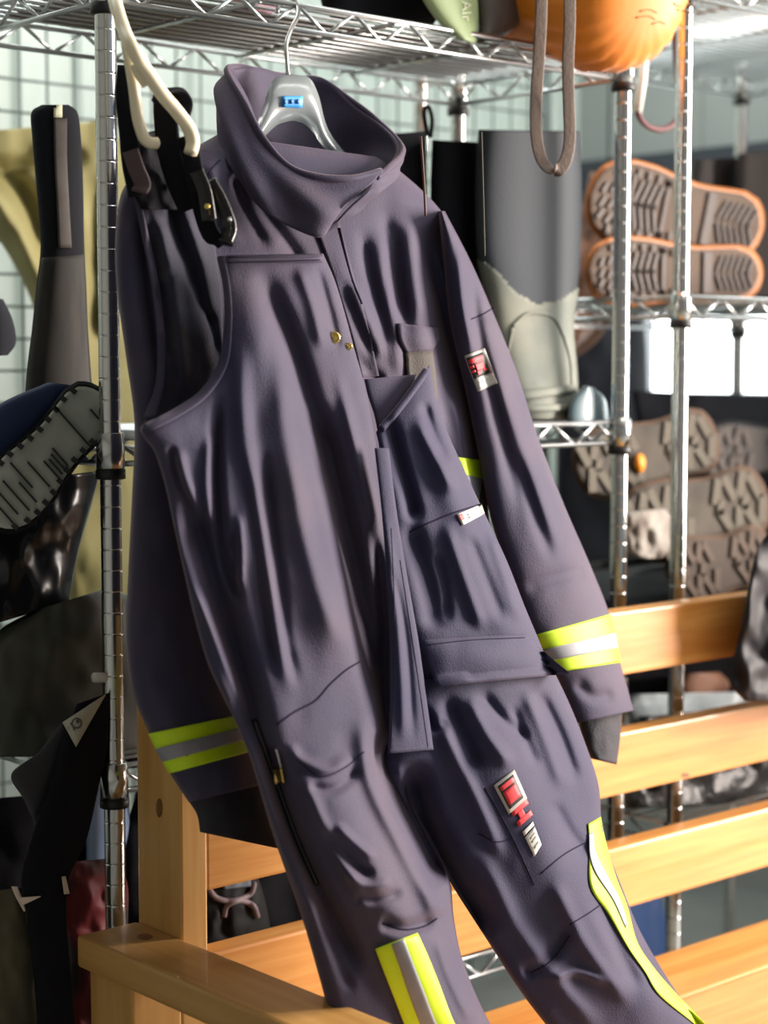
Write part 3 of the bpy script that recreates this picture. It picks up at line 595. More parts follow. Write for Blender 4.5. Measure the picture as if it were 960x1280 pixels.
w0 = qpatch('leg_print', L2, Q, 0, 0.0, 1, 0.16, whitecl, bib, 0.0008); w1 = qpatch('leg_print', L2, Q, 0, 0.22, 1, 1, whitecl, bib, 0.0008)
for v in (0.4, 0.55, 0.78): qpatch('print_line', L2, Q, 0.35, v, 0.9, v+0.05, greyframe, w1, 0.0016)
# straps and buckles up to the cream hanger
def strap(name, pts, wpx, m, parent, Y, k=TK, thick=0.004):
    P3 = [PT(np.array(float(a)), np.array(float(b)), Y+(c[0] if c else 0), k) for a, b, *c in pts]
    return tube(name, P3, 1, m, parent, 12, flat=(wpx/1020.0, thick, tuple(RT)), sm=36)
strap('strap', [(158, 82), (156, 120), (160, 165), (164, 205), (172, 245)], 20, blacknyl, bib, TY+0.03)
strap('strap_end', [(163, 188), (170, 210), (178, 230), (174, 240)], 18, mat('brown_black_leather', S(74, 58, 60), 0.6), bib, TY+0.02)
strap('strap', [(206, 118), (207, 150), (212, 190), (222, 225), (238, 262)], 26, blacknyl, bib, TY+0.02)
strap('strap_loop', [(198, 128), (206, 114), (222, 116), (232, 130), (226, 150)], 16, blacknyl, bib, TY+0.0, thick=0.006)
strap('strap', [(232, 170), (240, 200), (246, 235), (262, 290), (280, 304)], 20, blacknyl, bib, TY+0.0)
for a in ([(246, 214), (256, 240), (262, 276)], [(262, 226), (276, 252), (287, 284), (282, 304)], ):
    strap('buckle', a, 16, blackgloss, bib, TY-0.02, thick=0.012)
disc('buckle_pin', Surf(fl, bk), 259, 258, 0.003, brass, bib, 0.02); disc('buckle_pin', Surf(fl, bk), 287, 274, 0.0025, chrome, bib, 0.02)
# cream hanger
ch = thing('cream_hanger', 'cream plastic tube hanger hooked over the rack by the post', 'hanger', PT(np.array(200.), np.array(180.), TY+0.03, TK))
def T3(pts, Y): return [PT(np.array(float(a)), np.array(float(b)), Y+(c[0] if c else 0), TK*0.3) for a, b, *c in pts]
tube('arm', T3([(141, -14, 0.10), (146, 10, 0.06), (155, 38, 0.03), (166, 62), (184, 90), (203, 118), (220, 138), (236, 160), (241, 178), (238, 192)], TY-0.03), 0.0075, whiteplastic, ch, 10, sm=50)
tube('crossbar', T3([(158, 52), (163, 80), (168, 112), (172, 146), (179, 170), (186, 178), (196, 179)], TY-0.005), 0.0062, whiteplastic, ch, 10, sm=40)
tube('peg', T3([(168, 80), (176, 96), (183, 106)], TY-0.02), 0.0055, whiteplastic, ch, 10, sm=12)
tube('hook', T3([(141, -14, 0.10), (136, -30, 0.14), (140, -44, 0.18), (152, -40, 0.20), (156, -20, 0.2)], TY+0.03), 0.005, whiteplastic, ch, 10, sm=24)
tube('strap_bar', T3([(196, 179), (215, 181), (238, 184)], TY+0.05), 0.0055, whiteplastic, ch, 10)

# ================================================================= things on the top shelf
ZT = 1.775+0.036
def blob(name, label, cat, L, R, m, Y, tf, tb, k=0.0, group=None, **kw):
    o = shell(name, L, R, m, None, Y, k, tf, tb, **kw); return tag(o, label, cat, group)
orange = mat('orange_ripstop', S(238, 140, 22), 0.5, col2=S(228, 126, 16), nscale=4, bump=0.3, bscale=30, sheen=0.2)
os_ = thing('stuff_sack', 'bright orange stuff sack overhanging the top shelf end', 'sack', PL(np.array(760.), np.array(60.), 0.05))
# cylinder with pleats, axis towards the right front
c_end = Vector(PL(np.array(797.), np.array(-6.), -0.13).tolist()); ax = Vector((-0.10, -0.95, -0.30)).normalized(); Rr = 0.114
u1 = ax.cross(Vector((0, 0, 1))).normalized(); u2 = u1.cross(ax)
V = []; Fc = []; N = 72
profs = [(-0.30, 0.5), (-0.29, 0.78), (-0.27, 0.92), (-0.24, 0.98), (-0.2, 1.0), (-0.12, 1.01), (-0.06, 1.0), (-0.025, 0.96), (-0.005, 0.88), (0.008, 0.72), (0.015, 0.5), (0.018, 0.28), (0.019, 0.05)]
for h, r in profs:
    for k_ in range(N):
        a = 2*math.pi*k_/N; pl_ = 0.05*math.cos(a*22+h*10)*math.exp(-((h+0.05)/0.05)**2)+0.012*math.sin(a*7+h*30)
        V.append(c_end+ax*h+(u1*math.cos(a)+u2*math.sin(a))*Rr*r*(1+pl_))
for i in range(len(profs)-1):
    for k_ in range(N): l = (k_+1) % N; Fc.append((i*N+k_, i*N+l, (i+1)*N+l, (i+1)*N+k_))
Fc.append(list(range(N))); Fc.append([(len(profs)-1)*N+q for q in range(N)])
ob = mobj('sack_body', V, Fc, orange, os_); OS = Surf(ob)
for pts in ([(800, 14), (812, 12), (822, 16)], [(795, 22), (810, 20), (820, 24)], [(842, 4), (850, 8), (858, 4), (864, 9)], [(846, 12), (856, 14), (866, 16)], [(815, 30), (825, 27), (832, 30)]):
    seam('printed_line', OS, pts, mat('faded_print', S(150, 120, 50), 0.6), os_, 0.0012, 12)
# webbing strap looped from the sack
ws = tag(tube('webbing_strap', [PL(np.array(float(a)), np.array(float(b)), y) for a, b, y in [(712, -12, -0.19), (712, 30, -0.19), (710, 80, -0.185), (711, 130, -0.18), (712, 175, -0.18), (706, 203, -0.18), (693, 214, -0.175), (679, 203, -0.165), (671, 175, -0.16), (670, 130, -0.155), (673, 80, -0.15), (676, 30, -0.15), (677, -10, -0.15)]], 1, mat('brown_webbing', S(88, 70, 58), 0.6, bump=0.3, bscale=200), None, 12, flat=(0.018, 0.002, tuple((RT*0.9+F0*0.4).tolist())), sm=70), 'long brown webbing strap loop dangling from the orange sack', 'strap')
gs = thing('stuff_sack', 'pale green and black stuff sack with pale lettering on the top shelf', 'sack', PL(np.array(560.), np.array(55.), 0.06))
g1 = shell('green_side', [(505, -60), (515, -30), (528, 0), (548, 28), (572, 48)], [(592, -60), (594, -30), (597, 0), (598, 28), (595, 54)], mat('pale_green_nylon', S(168, 188, 140), 0.5, bump=0.2, bscale=30), gs, 0.03, 0, 0.05, 0.06, nu=30, nv=24)
shell('grey_side', [(592, -60), (594, -30), (596, 0), (598, 28), (596, 54)], [(700, -60), (690, -30), (678, 0), (655, 26), (628, 48)], mat('dark_grey_nylon', S(86, 78, 74), 0.45, bump=0.2, bscale=30), gs, 0.05, 0, 0.05, 0.06, nu=30, nv=24)
GSf = Surf(g1)
def textmesh(txt):
    c = bpy.data.curves.new('t', 'FONT'); c.body = txt; o = bpy.data.objects.new('t', c); COL.objects.link(o)
    me = o.to_mesh(); V = np.array([v.co[:] for v in me.vertices]); F_ = [list(p.vertices) for p in me.polygons]; o.to_mesh_clear(); bpy.data.objects.remove(o); bpy.data.curves.remove(c); return V, F_
def textpatch(name, surf, txt, Q, m, parent, lift=0.003):
    V, F_ = textmesh(txt); lo = V.min(0); hi = V.max(0); out = []
    for v in V:
        p = quadpt(Q, (v[0]-lo[0])/(hi[0]-lo[0]), 1-(v[1]-lo[1])/(hi[1]-lo[1])); out.append(surf.grid(np.array([[p]]), lift)[0][0])
    return mobj(name, [tuple(v) for v in out], F_, m, parent, smooth=False)
textpatch('lettering', GSf, 'AIr', [(589, 0), (590, 26), (578, 27), (577, 1)], mat('pale_print', S(235, 240, 205), 0.5), gs)
blob('black_duffel', 'black duffel bag lying on the top shelf', 'bag', [(400, -70), (398, -30), (402, 5), (415, 24)], [(530, -60), (545, -25), (552, 10), (540, 34)], blacknyl, 0.12, 0.07, 0.07, nu=30, nv=24, noise=(0.01, 20))
blob('pink_bundle', 'faded pink cloth bundle on the top shelf above the coat', 'bundle', [(280, -60), (278, -30), (282, -10), (292, 6)], [(345, -55), (352, -20), (350, 5), (340, 18)], mat('faded_pink', S(196, 150, 150), 0.8, col2=S(160, 130, 150), nscale=30), 0.10, 0.05, 0.05, nu=24, nv=20, noise=(0.01, 12))
rh = thing('bungee_cord', 'dark red cord loop with a white sleeve hanging by the rack post', 'cord', PL(np.array(820.), np.array(160.), 0.15))
tube('cord', [PL(np.array(float(a)), np.array(float(b)), 0.15) for a, b in [(843, 40), (845, 75), (848, 110), (850, 135), (844, 152), (828, 162), (810, 158), (799, 146), (796, 132)]], 0.0048, mat('dark_red_cord', S(92, 22, 28), 0.5), rh, 8, sm=40)
tube('sleeve', [PL(np.array(float(a)), np.array(float(b)), 0.15) for a, b in [(806, 60), (803, 100), (797, 140)]], 0.0075, mat('white_sleeve', S(240, 244, 236), 0.4), rh, 10)
tube('cord_end', [PL(np.array(float(a)), np.array(float(b)), 0.15) for a, b in [(838, 160), (848, 154)]], 0.004, chrome, rh, 8)

# ================================================================= boots and gear on the right
def tallboot(label, L, R, msh, Y, curve, mfoot, group=None):
    """one tube cut along the curved line where the rubber foot begins"""
    t = thing('tall_boot', label, 'boot', PL(np.array((L[-1][0]+R[-1][0])/2), np.array((L[-1][1]+R[-1][1])/2.), Y), group)
    V, Fc = shell_vf(L, R, Y, 0, 0.06, 0.06, nu=60, nv=120, pw=0.8, tfun=([0, .55, .8, .93, 1], [1, 1, 1.25, 1.55, 1.45]))
    cx, cy = curve; ppx, ppy = proj(V); under = ppy > np.interp(ppx, cx, cy)
    out = np.array(V); cen_ = np.array(PL(np.array((L[0][0]+R[0][0])/2), np.array(300.), Y)); dv = out-cen_; dv[:, 2] = 0; dv /= np.linalg.norm(dv, axis=1, keepdims=True)+1e-9
    out[under] += dv[under]*0.003
    fs = []; ff = []
    for f in Fc: (ff if sum(under[i] for i in f)*2 > len(f) else fs).append(f)
    def sub(nm, VV, FF, m):
        ids = sorted({i for f in FF for i in f}); mp = {a: b for b, a in enumerate(ids)}
        return mobj(nm, VV[ids], [[mp[i] for i in f] for f in FF], m, t)
    sub('shaft', np.array(V), fs, msh); fo = sub('foot', out, ff, mfoot); return t, fo
shaftg = mat('grey_neoprene', S(50, 57, 64), 0.8, bump=0.2, bscale=200); footg = mat('dusty_rubber', S(98, 106, 100), 0.75, col2=S(132, 134, 121), nscale=9, bump=0.2, bscale=30)
LBo = [(598, 162), (594, 230), (596, 310), (606, 360), (614, 410), (622, 460), (632, 496), (640, 524)]; RBo = [(724, 164), (727, 230), (726, 310), (722, 360), (716, 410), (720, 460), (721, 496), (718, 524)]
tb1, foot1 = tallboot('tall rubber boot with grey neoprene shaft and dusty pale foot', LBo, RBo, shaftg, 0.10, ((595, 606, 625, 645, 670, 700, 725), (322, 327, 342, 365, 379, 374, 356)), footg)
# curved top edge of the rubber foot, toe cap and sole welt
FS1 = Surf(foot1)
patch('toe_welt', FS1, [(648, 490), (650, 500)], [(720, 480), (720, 490)], footg, tb1, 0.004, 0.006, 14, 4)
patch('toe_welt', FS1, [(646, 508), (648, 516)], [(719, 504), (719, 512)], footg, tb1, 0.004, 0.006, 14, 4)
for pts in ([(640, 410), (634, 450), (640, 490)], [(640, 408), (660, 392), (690, 396), (704, 420)], [(704, 420), (712, 450), (714, 480)]): seam('foot_ridge', FS1, pts, footg, tb1, 0.003, 20)
seam('shaft_seam', Surf(tb1.children[0]), [(602, 165), (604, 240), (606, 320)], mat('pale_seam', S(110, 106, 96), 0.8), tb1, 0.001, 20)
blackneo = mat('black_neoprene', S(28, 30, 36), 0.85, spec=0.15, bump=0.2, bscale=150); blackrub = mat('black_rubber', S(24, 26, 28), 0.7, spec=0.2)
tallboot('tall black boot standing behind the grey-shafted boot', [(540, 175), (538, 240), (540, 320), (545, 400), (548, 470), (545, 525)], [(600, 178), (602, 240), (604, 320), (606, 400), (608, 470), (610, 525)], blackneo, 0.16, ((500, 650), (360, 360)), blackrub)
tb3, _ = tallboot('tall black boot with a brown side seam beside the coat collar', [(480, 168), (478, 240), (480, 320), (484, 400), (488, 470), (486, 526)], [(532, 164), (534, 240), (536, 320), (538, 400), (540, 470), (540, 526)], blackneo, 0.20, ((450, 600), (360, 360)), blackrub)
seam('brown_seam', Surf(tb3.children[0]), [(526, 170), (530, 230), (532, 270)], mat('brown_trim', S(96, 64, 48), 0.6), tb3, 0.0016, 12)
tube('pull_tab', [PL(np.array(float(a)), np.array(float(b)), 0.2) for a, b in [(534, 170), (530, 140), (536, 134), (540, 150), (538, 172)]], 0.0035, blacknyl, tb3, 8, sm=16)
# rubber clog toe beside
blob('rubber_clog', 'blue-grey rubber overshoe beside the tall dusty boot', 'overshoe', [(730, 482), (714, 500), (710, 518), (712, 535)], [(742, 484), (756, 498), (760, 518), (760, 535)], mat('blue_grey_rubber', S(104, 124, 132), 0.35), 0.03, 0.02, 0.06, nu=30, nv=20, pw=1)
navyfar = mat('charcoal_fleece', S(38, 39, 50), 0.9)
blob('charcoal_jacket', 'charcoal jacket hanging behind the dusty boot by the window', 'jacket', [(706, 330), (700, 400), (698, 480), (696, 560), (694, 700)], [(770, 330), (800, 392), (808, 430), (812, 560), (830, 735)], navyfar, 0.885, 0.06, 0.055, nu=40, nv=50, noise=(0.02, 26))
# brown leather boot hung by its lace
leath = mat('brown_leather', S(150, 104, 78), 0.5, col2=S(96, 62, 46), nscale=14, contrast=(0.45, 0.6))
bb = thing('leather_boot', 'worn brown leather boot hanging toe down behind the rack post', 'boot', PL(np.array(720.), np.array(440.), 0.68))
shell('upper', [(738, 215), (728, 260), (720, 310), (712, 360), (708, 400), (706, 438)], [(790, 225), (786, 270), (776, 320), (766, 370), (748, 410), (716, 442)], leath, bb, 0.68, 0, 0.05, 0.05, nu=40, nv=50, noise=(0.02, 16))
tube('sole', [PL(np.array(float(a)), np.array(float(b)), 0.68) for a, b in [(788, 310), (778, 350), (764, 388), (742, 424), (712, 446)]], 0.008, mat('brown_sole', S(120, 84, 58), 0.6), bb, 10, sm=24)
tube('lace', [PL(np.array(760.), np.array(220.), 0.68), PL(np.array(762.), np.array(60.), 0.68)], 0.002, blacknyl, bb, 6)
# boots lying sole outward
def sole_boot(name, label, toe, heel, wtoe, wheel, Y, msole, mwelt, mupper, style, mlug, group=None, upper=0.11):
    toe = np.array(toe, float); heel = np.array(heel, float); ax_ = heel-toe; Lp = np.linalg.norm(ax_); ax_ /= Lp; nr = np.array((-ax_[1], ax_[0]))
    t = thing(name, label, 'boot', PL(np.array((toe[0]+heel[0])/2), np.array(max(toe[1], heel[1])+wtoe/2), Y+0.04), group)
    def hw(x):   # half width along 0..1
        xs = [0, .02, .06, .13, .24, .36, .5, .62, .74, .86, .94, .98, 1.0]; ws = [0.0, .42, .68, .9, 1.0, .98, .84, .78, .84, .9, .74, .46, 0.0]
        return np.interp(x, xs, ws)*(wtoe*(1-x)+wheel*x)/2
    def outline(g, n=26):
        xs = (1-np.cos(np.linspace(0, math.pi, n)))/2; pts = []
        for x in xs: pts.append(toe+ax_*(x*(Lp+2*g)-g)+nr*(hw(x)+(g if 0 < x < 1 else 0)))
        for x in xs[::-1][1:-1]: pts.append(toe+ax_*(x*(Lp+2*g)-g)-nr*(hw(x)+g))
        return np.array(pts)
    def slab(nm, loops, m, parent):
        V = []; Fc = []; n = len(loops[0][0])
        for P, y in loops: V += [tuple(PL(np.array(p[0]), np.array(p[1]), y)) for p in P]
        for i in range(len(loops)-1):
            for j in range(n): l = (j+1) % n; Fc.append((i*n+j, i*n+l, (i+1)*n+l, (i+1)*n+j))
        Fc.append(list(range(n))); Fc.append([(len(loops)-1)*n+j for j in range(n)])
        return mobj(nm, V, Fc, m, parent, smooth=False)
    so = slab('sole', [(outline(-3), Y-0.002), (outline(0), Y), (outline(0), Y+0.02)], msole, t)
    slab('welt', [(outline(2), Y+0.006), (outline(5), Y+0.010), (outline(5), Y+0.022), (outline(1), Y+0.026)], mwelt, t)
    c = (toe+heel)/2
    def shr(P, s, sh): return (P-c)*s+c+sh
    o_ = outline(0)
    slab('upper', [(o_, Y+0.022), (shr(o_, 1.0, 0), Y+0.05), (shr(o_, .92, -nr*2), Y+0.08), (shr(o_, .7, 0), Y+upper), (shr(o_, .4, 0), Y+upper+0.02)], mupper, t)
    def lug(u, v, du, dv, ang=0.0):
        q = []
        for a, b in ((-1, -1), (1, -1), (1, 1), (-1, 1)):
            x = a*du*Lp/2; y = b*dv*wtoe/2; xr = x*math.cos(ang)-y*math.sin(ang); yr = x*math.sin(ang)+y*math.cos(ang)
            q.append(toe+ax_*(u*Lp+xr)+nr*(v*hw(u)+yr))
        V = [tuple(PL(np.array(p[0]), np.array(p[1]), Y+0.001)) for p in q]+[tuple(PL(np.array(p[0]), np.array(p[1]), Y-0.007)) for p in q]
        mobj('lug', V, [(3, 2, 1, 0), (4, 5, 6, 7), (0, 1, 5, 4), (1, 2, 6, 5), (2, 3, 7, 6), (3, 0, 4, 7)], mlug, so, smooth=False)
    if style == 'cleat':
        for v in (-0.78, 0.78):
            for u in np.linspace(0.14, 0.56, 8): lug(u, v, 0.022, 0.10)
        for u in (0.27, 0.31, 0.35, 0.39):
            lug(u, -0.28, 0.018, 0.32, 0.25); lug(u, 0.28, 0.018, 0.32, -0.25)
        lug(0.44, 0, 0.02, 0.7); lug(0.235, 0, 0.016, 0.7)
        for u in (0.08, 0.13, 0.18):
            for v in (-0.35, 0.1, 0.5): lug(u, v, 0.02, 0.13, 0.4)
        lug(0.70, 0, 0.05, 0.62)
        for u in np.linspace(0.77, 0.95, 6): lug(u, -0.38, 0.014, 0.24, 0.35); lug(u, 0.38, 0.014, 0.24, -0.35)
    elif style == 'ribs':
        for u, v, q in ((0.1, .1, .5), (0.16, -.1, .6), (0.22, .1, .6), (0.28, .3, .4), (0.33, -.2, .5), (0.40, .2, .5), (0.47, .45, .35), (0.50, .5, .3), (0.53, .45, .3), (0.56, .4, .35), (0.74, 0, .8), (0.88, .3, .2)): lug(u, v, 0.012, q, 0.12)
        for u in np.linspace(0.08, 0.9, 12): lug(u, -0.93, 0.03, 0.1); lug(u, 0.93, 0.03, 0.1)
    else:
        for i, u in enumerate(np.linspace(0.07, 0.95, 11)):
            if 0.5 < u < 0.6: continue
            sg = 0.35 if i % 2 else -0.25
            lug(u, -0.55, 0.055, 0.34, sg); lug(u+0.02, 0.5, 0.055, 0.36, -sg)
            if i % 2: lug(u, 0.0, 0.045, 0.2, sg)
    return t
tan = mat('tan_gum_sole', S(88, 71, 58), 0.8, col2=S(76, 61, 50), nscale=12); tanlug = mat('dark_tan_lug', S(56, 42, 35), 0.6); oweld = mat('orange_welt', S(168, 102, 44), 0.5)
dkleath = mat('dark_brown_leather', S(44, 33, 28), 0.7, col2=S(32, 25, 22), nscale=8)
sole_boot('work_boot', 'brown work boot lying sole outward with orange welt, upper of the pair', (738, 244), (950, 286), 106, 82, 0.20, tan, oweld, dkleath, 'cleat', tanlug)
sole_boot('work_boot', 'brown work boot lying sole outward with orange welt, lower of the pair', (736, 338), (949, 342), 84, 66, 0.17, tan, oweld, dkleath, 'cleat', tanlug)
gsole = mat('dusty_grey_sole', S(84, 77, 69), 0.85, col2=S(64, 59, 53), nscale=14); gl = mat('dusty_lug', S(98, 92, 82), 0.85); bl = mat('brown_lug', S(84, 70, 60), 0.8); bs = mat('brown_tread', S(66, 55, 47), 0.8)
brw = mat('brown_suede', S(84, 62, 45), 0.8)
h1 = sole_boot('hiking_boot', 'dusty hiking boot lying sole outward with an orange dot', (722, 588), (893, 546), 84, 84, 0.20, gsole, brw, dkleath, 'lug', gl)
p = PL(np.array(800.), np.array(579.), 0.192)
mobj('orange_dot', [tuple(PL(np.array(800+7*math.cos(a)), np.array(579+12*math.sin(a)), y)) for y in (0.185, 0.197) for a in np.linspace(0, 2*math.pi, 17)[:-1]], [list(range(16)), list(range(16, 32))]+[(i, (i+1) % 16, 16+(i+1) % 16, 16+i) for i in range(16)], mat('orange_rubber', S(240, 150, 20), 0.5), h1)
sole_boot('hiking_boot', 'dusty hiking boot lying sole outward below the orange-dot boot', (782, 662), (956, 622), 96, 92, 0.16, gsole, brw, dkleath, 'lug', gl)
sole_boot('hiking_boot', 'dark brown boot lying sole outward at the bottom of the pile', (838, 722), (962, 690), 80, 76, 0.13, bs, brw, dkleath, 'lug', bl)
sole_boot('hiking_boot', 'black boot lying sole outward behind the boot pile by the window', (880, 566), (1010, 560), 70, 66, 0.34, mat('black_sole', S(52, 46, 44), 0.6), blackrub, blackrub, 'lug', mat('black_lug', S(74, 64, 58), 0.6))
blob('rag', 'balled up grey work glove on the shelf under the boot pile', 'glove', [(782, 640), (778, 665), (784, 690), (800, 698)], [(832, 636), (846, 660), (844, 684), (826, 698)], mat('grey_glove', S(150, 146, 138), 0.8, col2=S(110, 100, 92), nscale=20), 0.12, 0.03, 0.04, nu=30, nv=24, noise=(0.02, 10))
tallboot('dark brown leather boot standing behind the orange-welted pair, next to the post', [(866, 200), (862, 240), (862, 290), (860, 340), (852, 382)], [(926, 196), (926, 240), (928, 290), (930, 340), (932, 380)], dkleath, 0.46, ((800, 1000), (330, 330)), dkleath)
tallboot('dark brown leather boot standing behind the orange-welted pair, at the far end', [(922, 192), (920, 240), (922, 290), (926, 340), (926, 378)], [(994, 186), (998, 240), (1000, 290), (1004, 340), (1010, 376)], dkleath, 0.40, ((800, 1100), (330, 330)), dkleath)
blob('black_case', 'long black case lying across the shelf below the window', 'case', [(790, 488), (795, 520), (800, 560), (805, 600), (800, 700)], [(1000, 496), (1010, 530), (1010, 560), (1010, 600), (1010, 694)], blackneo, 0.52, 0.05, 0.05, nu=30, nv=30, noise=(0.02, 30))
tray = thing('added_dark_tray', 'black tray added to darken the shelf under the pile of hiking boots', 'tray', (1.5, 0.3, 0.941))  # added to keep the bright shelf dark; stands in for unclear clutter
box('tray_base', (1.075, 0.02, 0.941), (1.96, 0.58, 0.947), blackrub, tray, 0)
for lo, hi in (((1.075, 0.02, 0.947), (1.96, 0.03, 0.962)), ((1.075, 0.57, 0.947), (1.96, 0.58, 0.962)), ((1.075, 0.03, 0.947), (1.085, 0.57, 0.962)), ((1.95, 0.03, 0.947), (1.96, 0.57, 0.962))): box('tray_rim', lo, hi, blackrub, tray, 0.002)
blob('glossy_bag', 'black glossy plastic bag behind the bench slats', 'bag', [(800, 895), (770, 930), (765, 970), (770, 1012)], [(1000, 880), (1010, 915), (1010, 955), (1000, 1000)], mat('black_polythene', S(20, 24, 28), 0.4, bump=0.8, bscale=30, bdist=0.01), 0.07, 0.05, 0.2, nu=50, nv=40, noise=(0.03, 14))
blob('white_bag', 'crumpled white plastic bag lying behind the bench slats', 'bag', [(790, 868), (782, 884), (786, 905)], [(958, 864), (985, 880), (985, 905)], mat('white_polythene', S(190, 205, 212), 0.3, bump=0.6, bscale=25, bdist=0.01), 0.16, 0.05, 0.06, nu=60, nv=24, noise=(0.03, 34))
blob('brown_shoe', 'brown shoe toe showing between the top two bench slats', 'shoe', [(852, 842), (846, 856), (850, 870)], [(900, 840), (912, 854), (908, 868)], leath, 0.2, 0.05, 0.08, nu=24, nv=14, pw=1)
blob('dark_duffel', 'dark duffel bag on the shelf behind the top bench slat', 'bag', [(700, 800), (690, 820), (690, 850), (700, 890)], [(930, 792), (950, 812), (950, 845), (940, 880)], blacknyl, 0.30, 0.06, 0.1, nu=30, nv=24, noise=(0.02, 20))
blob('blue_bag', 'blue nylon bag under the bench back beside the trouser leg', 'bag', [(740, 1120), (735, 1160), (735, 1230), (740, 1430)], [(826, 1115), (832, 1160), (832, 1230), (832, 1430)], mat('blue_nylon', S(40, 80, 140), 0.5), 0.20, 0.06, 0.08, nu=30, nv=24, noise=(0.02, 14))
blob('black_jacket', 'black jacket draped over the bench back', 'jacket', [(968, 655), (945, 690), (934, 740), (922, 800), (912, 850), (930, 876)], [(1040, 650), (1060, 690), (1070, 740), (1075, 800), (1075, 850), (1060, 880)], mat('black_shell', S(30, 29, 34), 0.6, spec=0.25, bump=0.3, bscale=40), BY-0.05, 0.04, 0.035, nu=50, nv=50, noise=(0.03, 18))

# ================================================================= gear on the left
olive = mat('olive_canvas', S(150, 144, 92), 0.75, col2=S(166, 158, 108), nscale=5, bump=0.2, bscale=60)
blob('olive_coat', 'large olive canvas raincoat hung on the wire grid', 'coat', [(-60, 168), (-50, 230), (-8, 290), (20, 335), (42, 385), (60, 460), (70, 560), (75, 650), (80, 760)], [(140, 150), (158, 200), (166, 290), (168, 380), (170, 470), (172, 560), (172, 650), (170, 700), (160, 780)], olive, 0.80, 0.09, 0.06,
     folds=[(-0.05, 12, [(-20, 200), (30, 240), (60, 320)]), (0.04, 14, [(-30, 230), (10, 270), (50, 350), (70, 430)]), (-0.05, 10, [(120, 220), (128, 320), (124, 430)]), (0.04, 10, [(140, 240), (146, 340), (142, 440)]), (-0.04, 10, [(0, 205), (60, 210), (110, 190)])], nu=60, nv=90, noise=(0.03, 26))
bt = thing('rubber_boot', 'tall narrow black rubber boot with a grey strip and pale tab', 'boot', PL(np.array(75.), np.array(560.), 0.18))
bsh = shell('shaft', [(52, 131), (39, 141), (40, 170), (45, 230), (50, 290), (50, 320), (45, 360), (40, 410), (33, 470), (30, 540)], [(86, 131), (97, 141), (101, 170), (104, 230), (105, 290), (106, 320), (108, 360), (110, 410), (114, 470), (120, 540)], blackneo, bt, 0.18, 0, 0.045, 0.05, nu=40, nv=60, pw=0.8)
BSF = Surf(bsh)
patch('shaft_strip', BSF, [(67, 148), (68, 200), (71, 260), (73, 310)], [(84, 148), (84, 200), (87, 260), (90, 310)], mat('grey_brown_strip', S(66, 58, 52), 0.7, col2=S(84, 78, 72), nscale=20), bt, 0.002, 0.003, 6, 24)
patch('pull_tab', BSF, [(67, 131), (67, 147)], [(78, 131), (78, 147)], mat('pale_tab', S(232, 232, 200), 0.6), bt, 0.004, 0.003, 4, 5)
patch('foot_overlay', BSF, [(52, 322), (45, 370), (40, 420), (33, 480), (32, 530)], [(105, 318), (107, 370), (109, 420), (113, 480), (117, 530)], mat('scuffed_rubber', S(32, 30, 28), 0.75, col2=S(54, 50, 44), nscale=18, stretch=(3, 3, 0.6)), bt, 0.001, 0.004, 14, 30)
gd = mat('worn_grey_sole', S(214, 220, 210), 0.75, col2=S(180, 187, 177), nscale=14); 
hs = sole_boot('winter_boot', 'black and blue winter boot hanging with worn grey sole showing', (-14, 652), (128, 492), 84, 76, 0.02, gd, blackrub, mat('blue_fabric', S(36, 54, 92), 0.7), 'ribs', mat('grey_sole_lug', S(60, 64, 62), 0.75))
shell('ankle_cuff', [(-60, 600), (-40, 545), (0, 505), (60, 478)], [(-20, 650), (10, 590), (52, 535), (112, 484)], mat('blue_fabric', S(36, 54, 92), 0.7), hs, 0.055, 0, 0.02, 0.05, nu=24, nv=30)
blob('black_glove', 'black glove hanging at the grid above the winter boot', 'glove', [(-30, 370), (-30, 400), (-30, 430), (-20, 446)], [(4, 374), (16, 400), (20, 428), (10, 444)], blackneo, 0.3, 0.03, 0.03, nu=20, nv=20)
blob('black_wader', 'glossy black rubber wader hanging below the winter boot', 'wader', [(-40, 610), (-40, 680), (-40, 740), (-40, 790)], [(126, 588), (112, 640), (98, 690), (86, 752)], mat('gloss_black_rubber', S(22, 26, 30), 0.2), 0.12, 0.05, 0.05, nu=40, nv=40, noise=(0.015, 24))
blob('dark_dome_bag', 'dark olive domed bag on the shelf behind the bench post', 'bag', [(40, 764), (-5, 792), (-20, 840), (-20, 890), (-10, 946)], [(132, 736), (200, 760), (210, 820), (210, 890), (200, 946)], mat('dark_olive_nylon', S(52, 54, 46), 0.6, col2=S(66, 66, 56), nscale=6), 0.14, 0.10, 0.10, nu=50, nv=50, noise=(0.02, 30))
bj = thing('black_strap_harness', 'wide black webbing harness with a pale triangular tag on the rack side', 'harness', PL(np.array(70.), np.array(1280.), -0.02))
h0 = shell('strap', [(96, 880), (78, 930), (58, 990), (38, 1050), (26, 1098), (34, 1150), (42, 1220), (48, 1300), (52, 1400)], [(136, 866), (134, 930), (122, 990), (108, 1050), (86, 1100), (84, 1160), (90, 1230), (94, 1300), (96, 1400)], blacknyl, bj, 0.0, 0, 0.018, 0.01, nu=40, nv=70, noise=(0.008, 20), pw=0.4)
h2 = shell('cross_strap', [(78, 902), (48, 940), (14, 968), (30, 1000), (46, 1036)], [(98, 926), (92, 960), (84, 990), (70, 1020), (56, 1042)], mat('charcoal_webbing', S(48, 48, 54), 0.6), bj, 0.012, 0, 0.012, 0.01, nu=24, nv=40, pw=0.4)
HSF = Surf(h0, h2)
tg = patch('triangle_tag', HSF, [(78, 903), (95, 934)], [(131, 868), (132, 869)], mat('pale_grey_tag', S(178, 174, 158), 0.6), bj, 0.004, 0.002, 8, 6)
TS = Surf(tg)
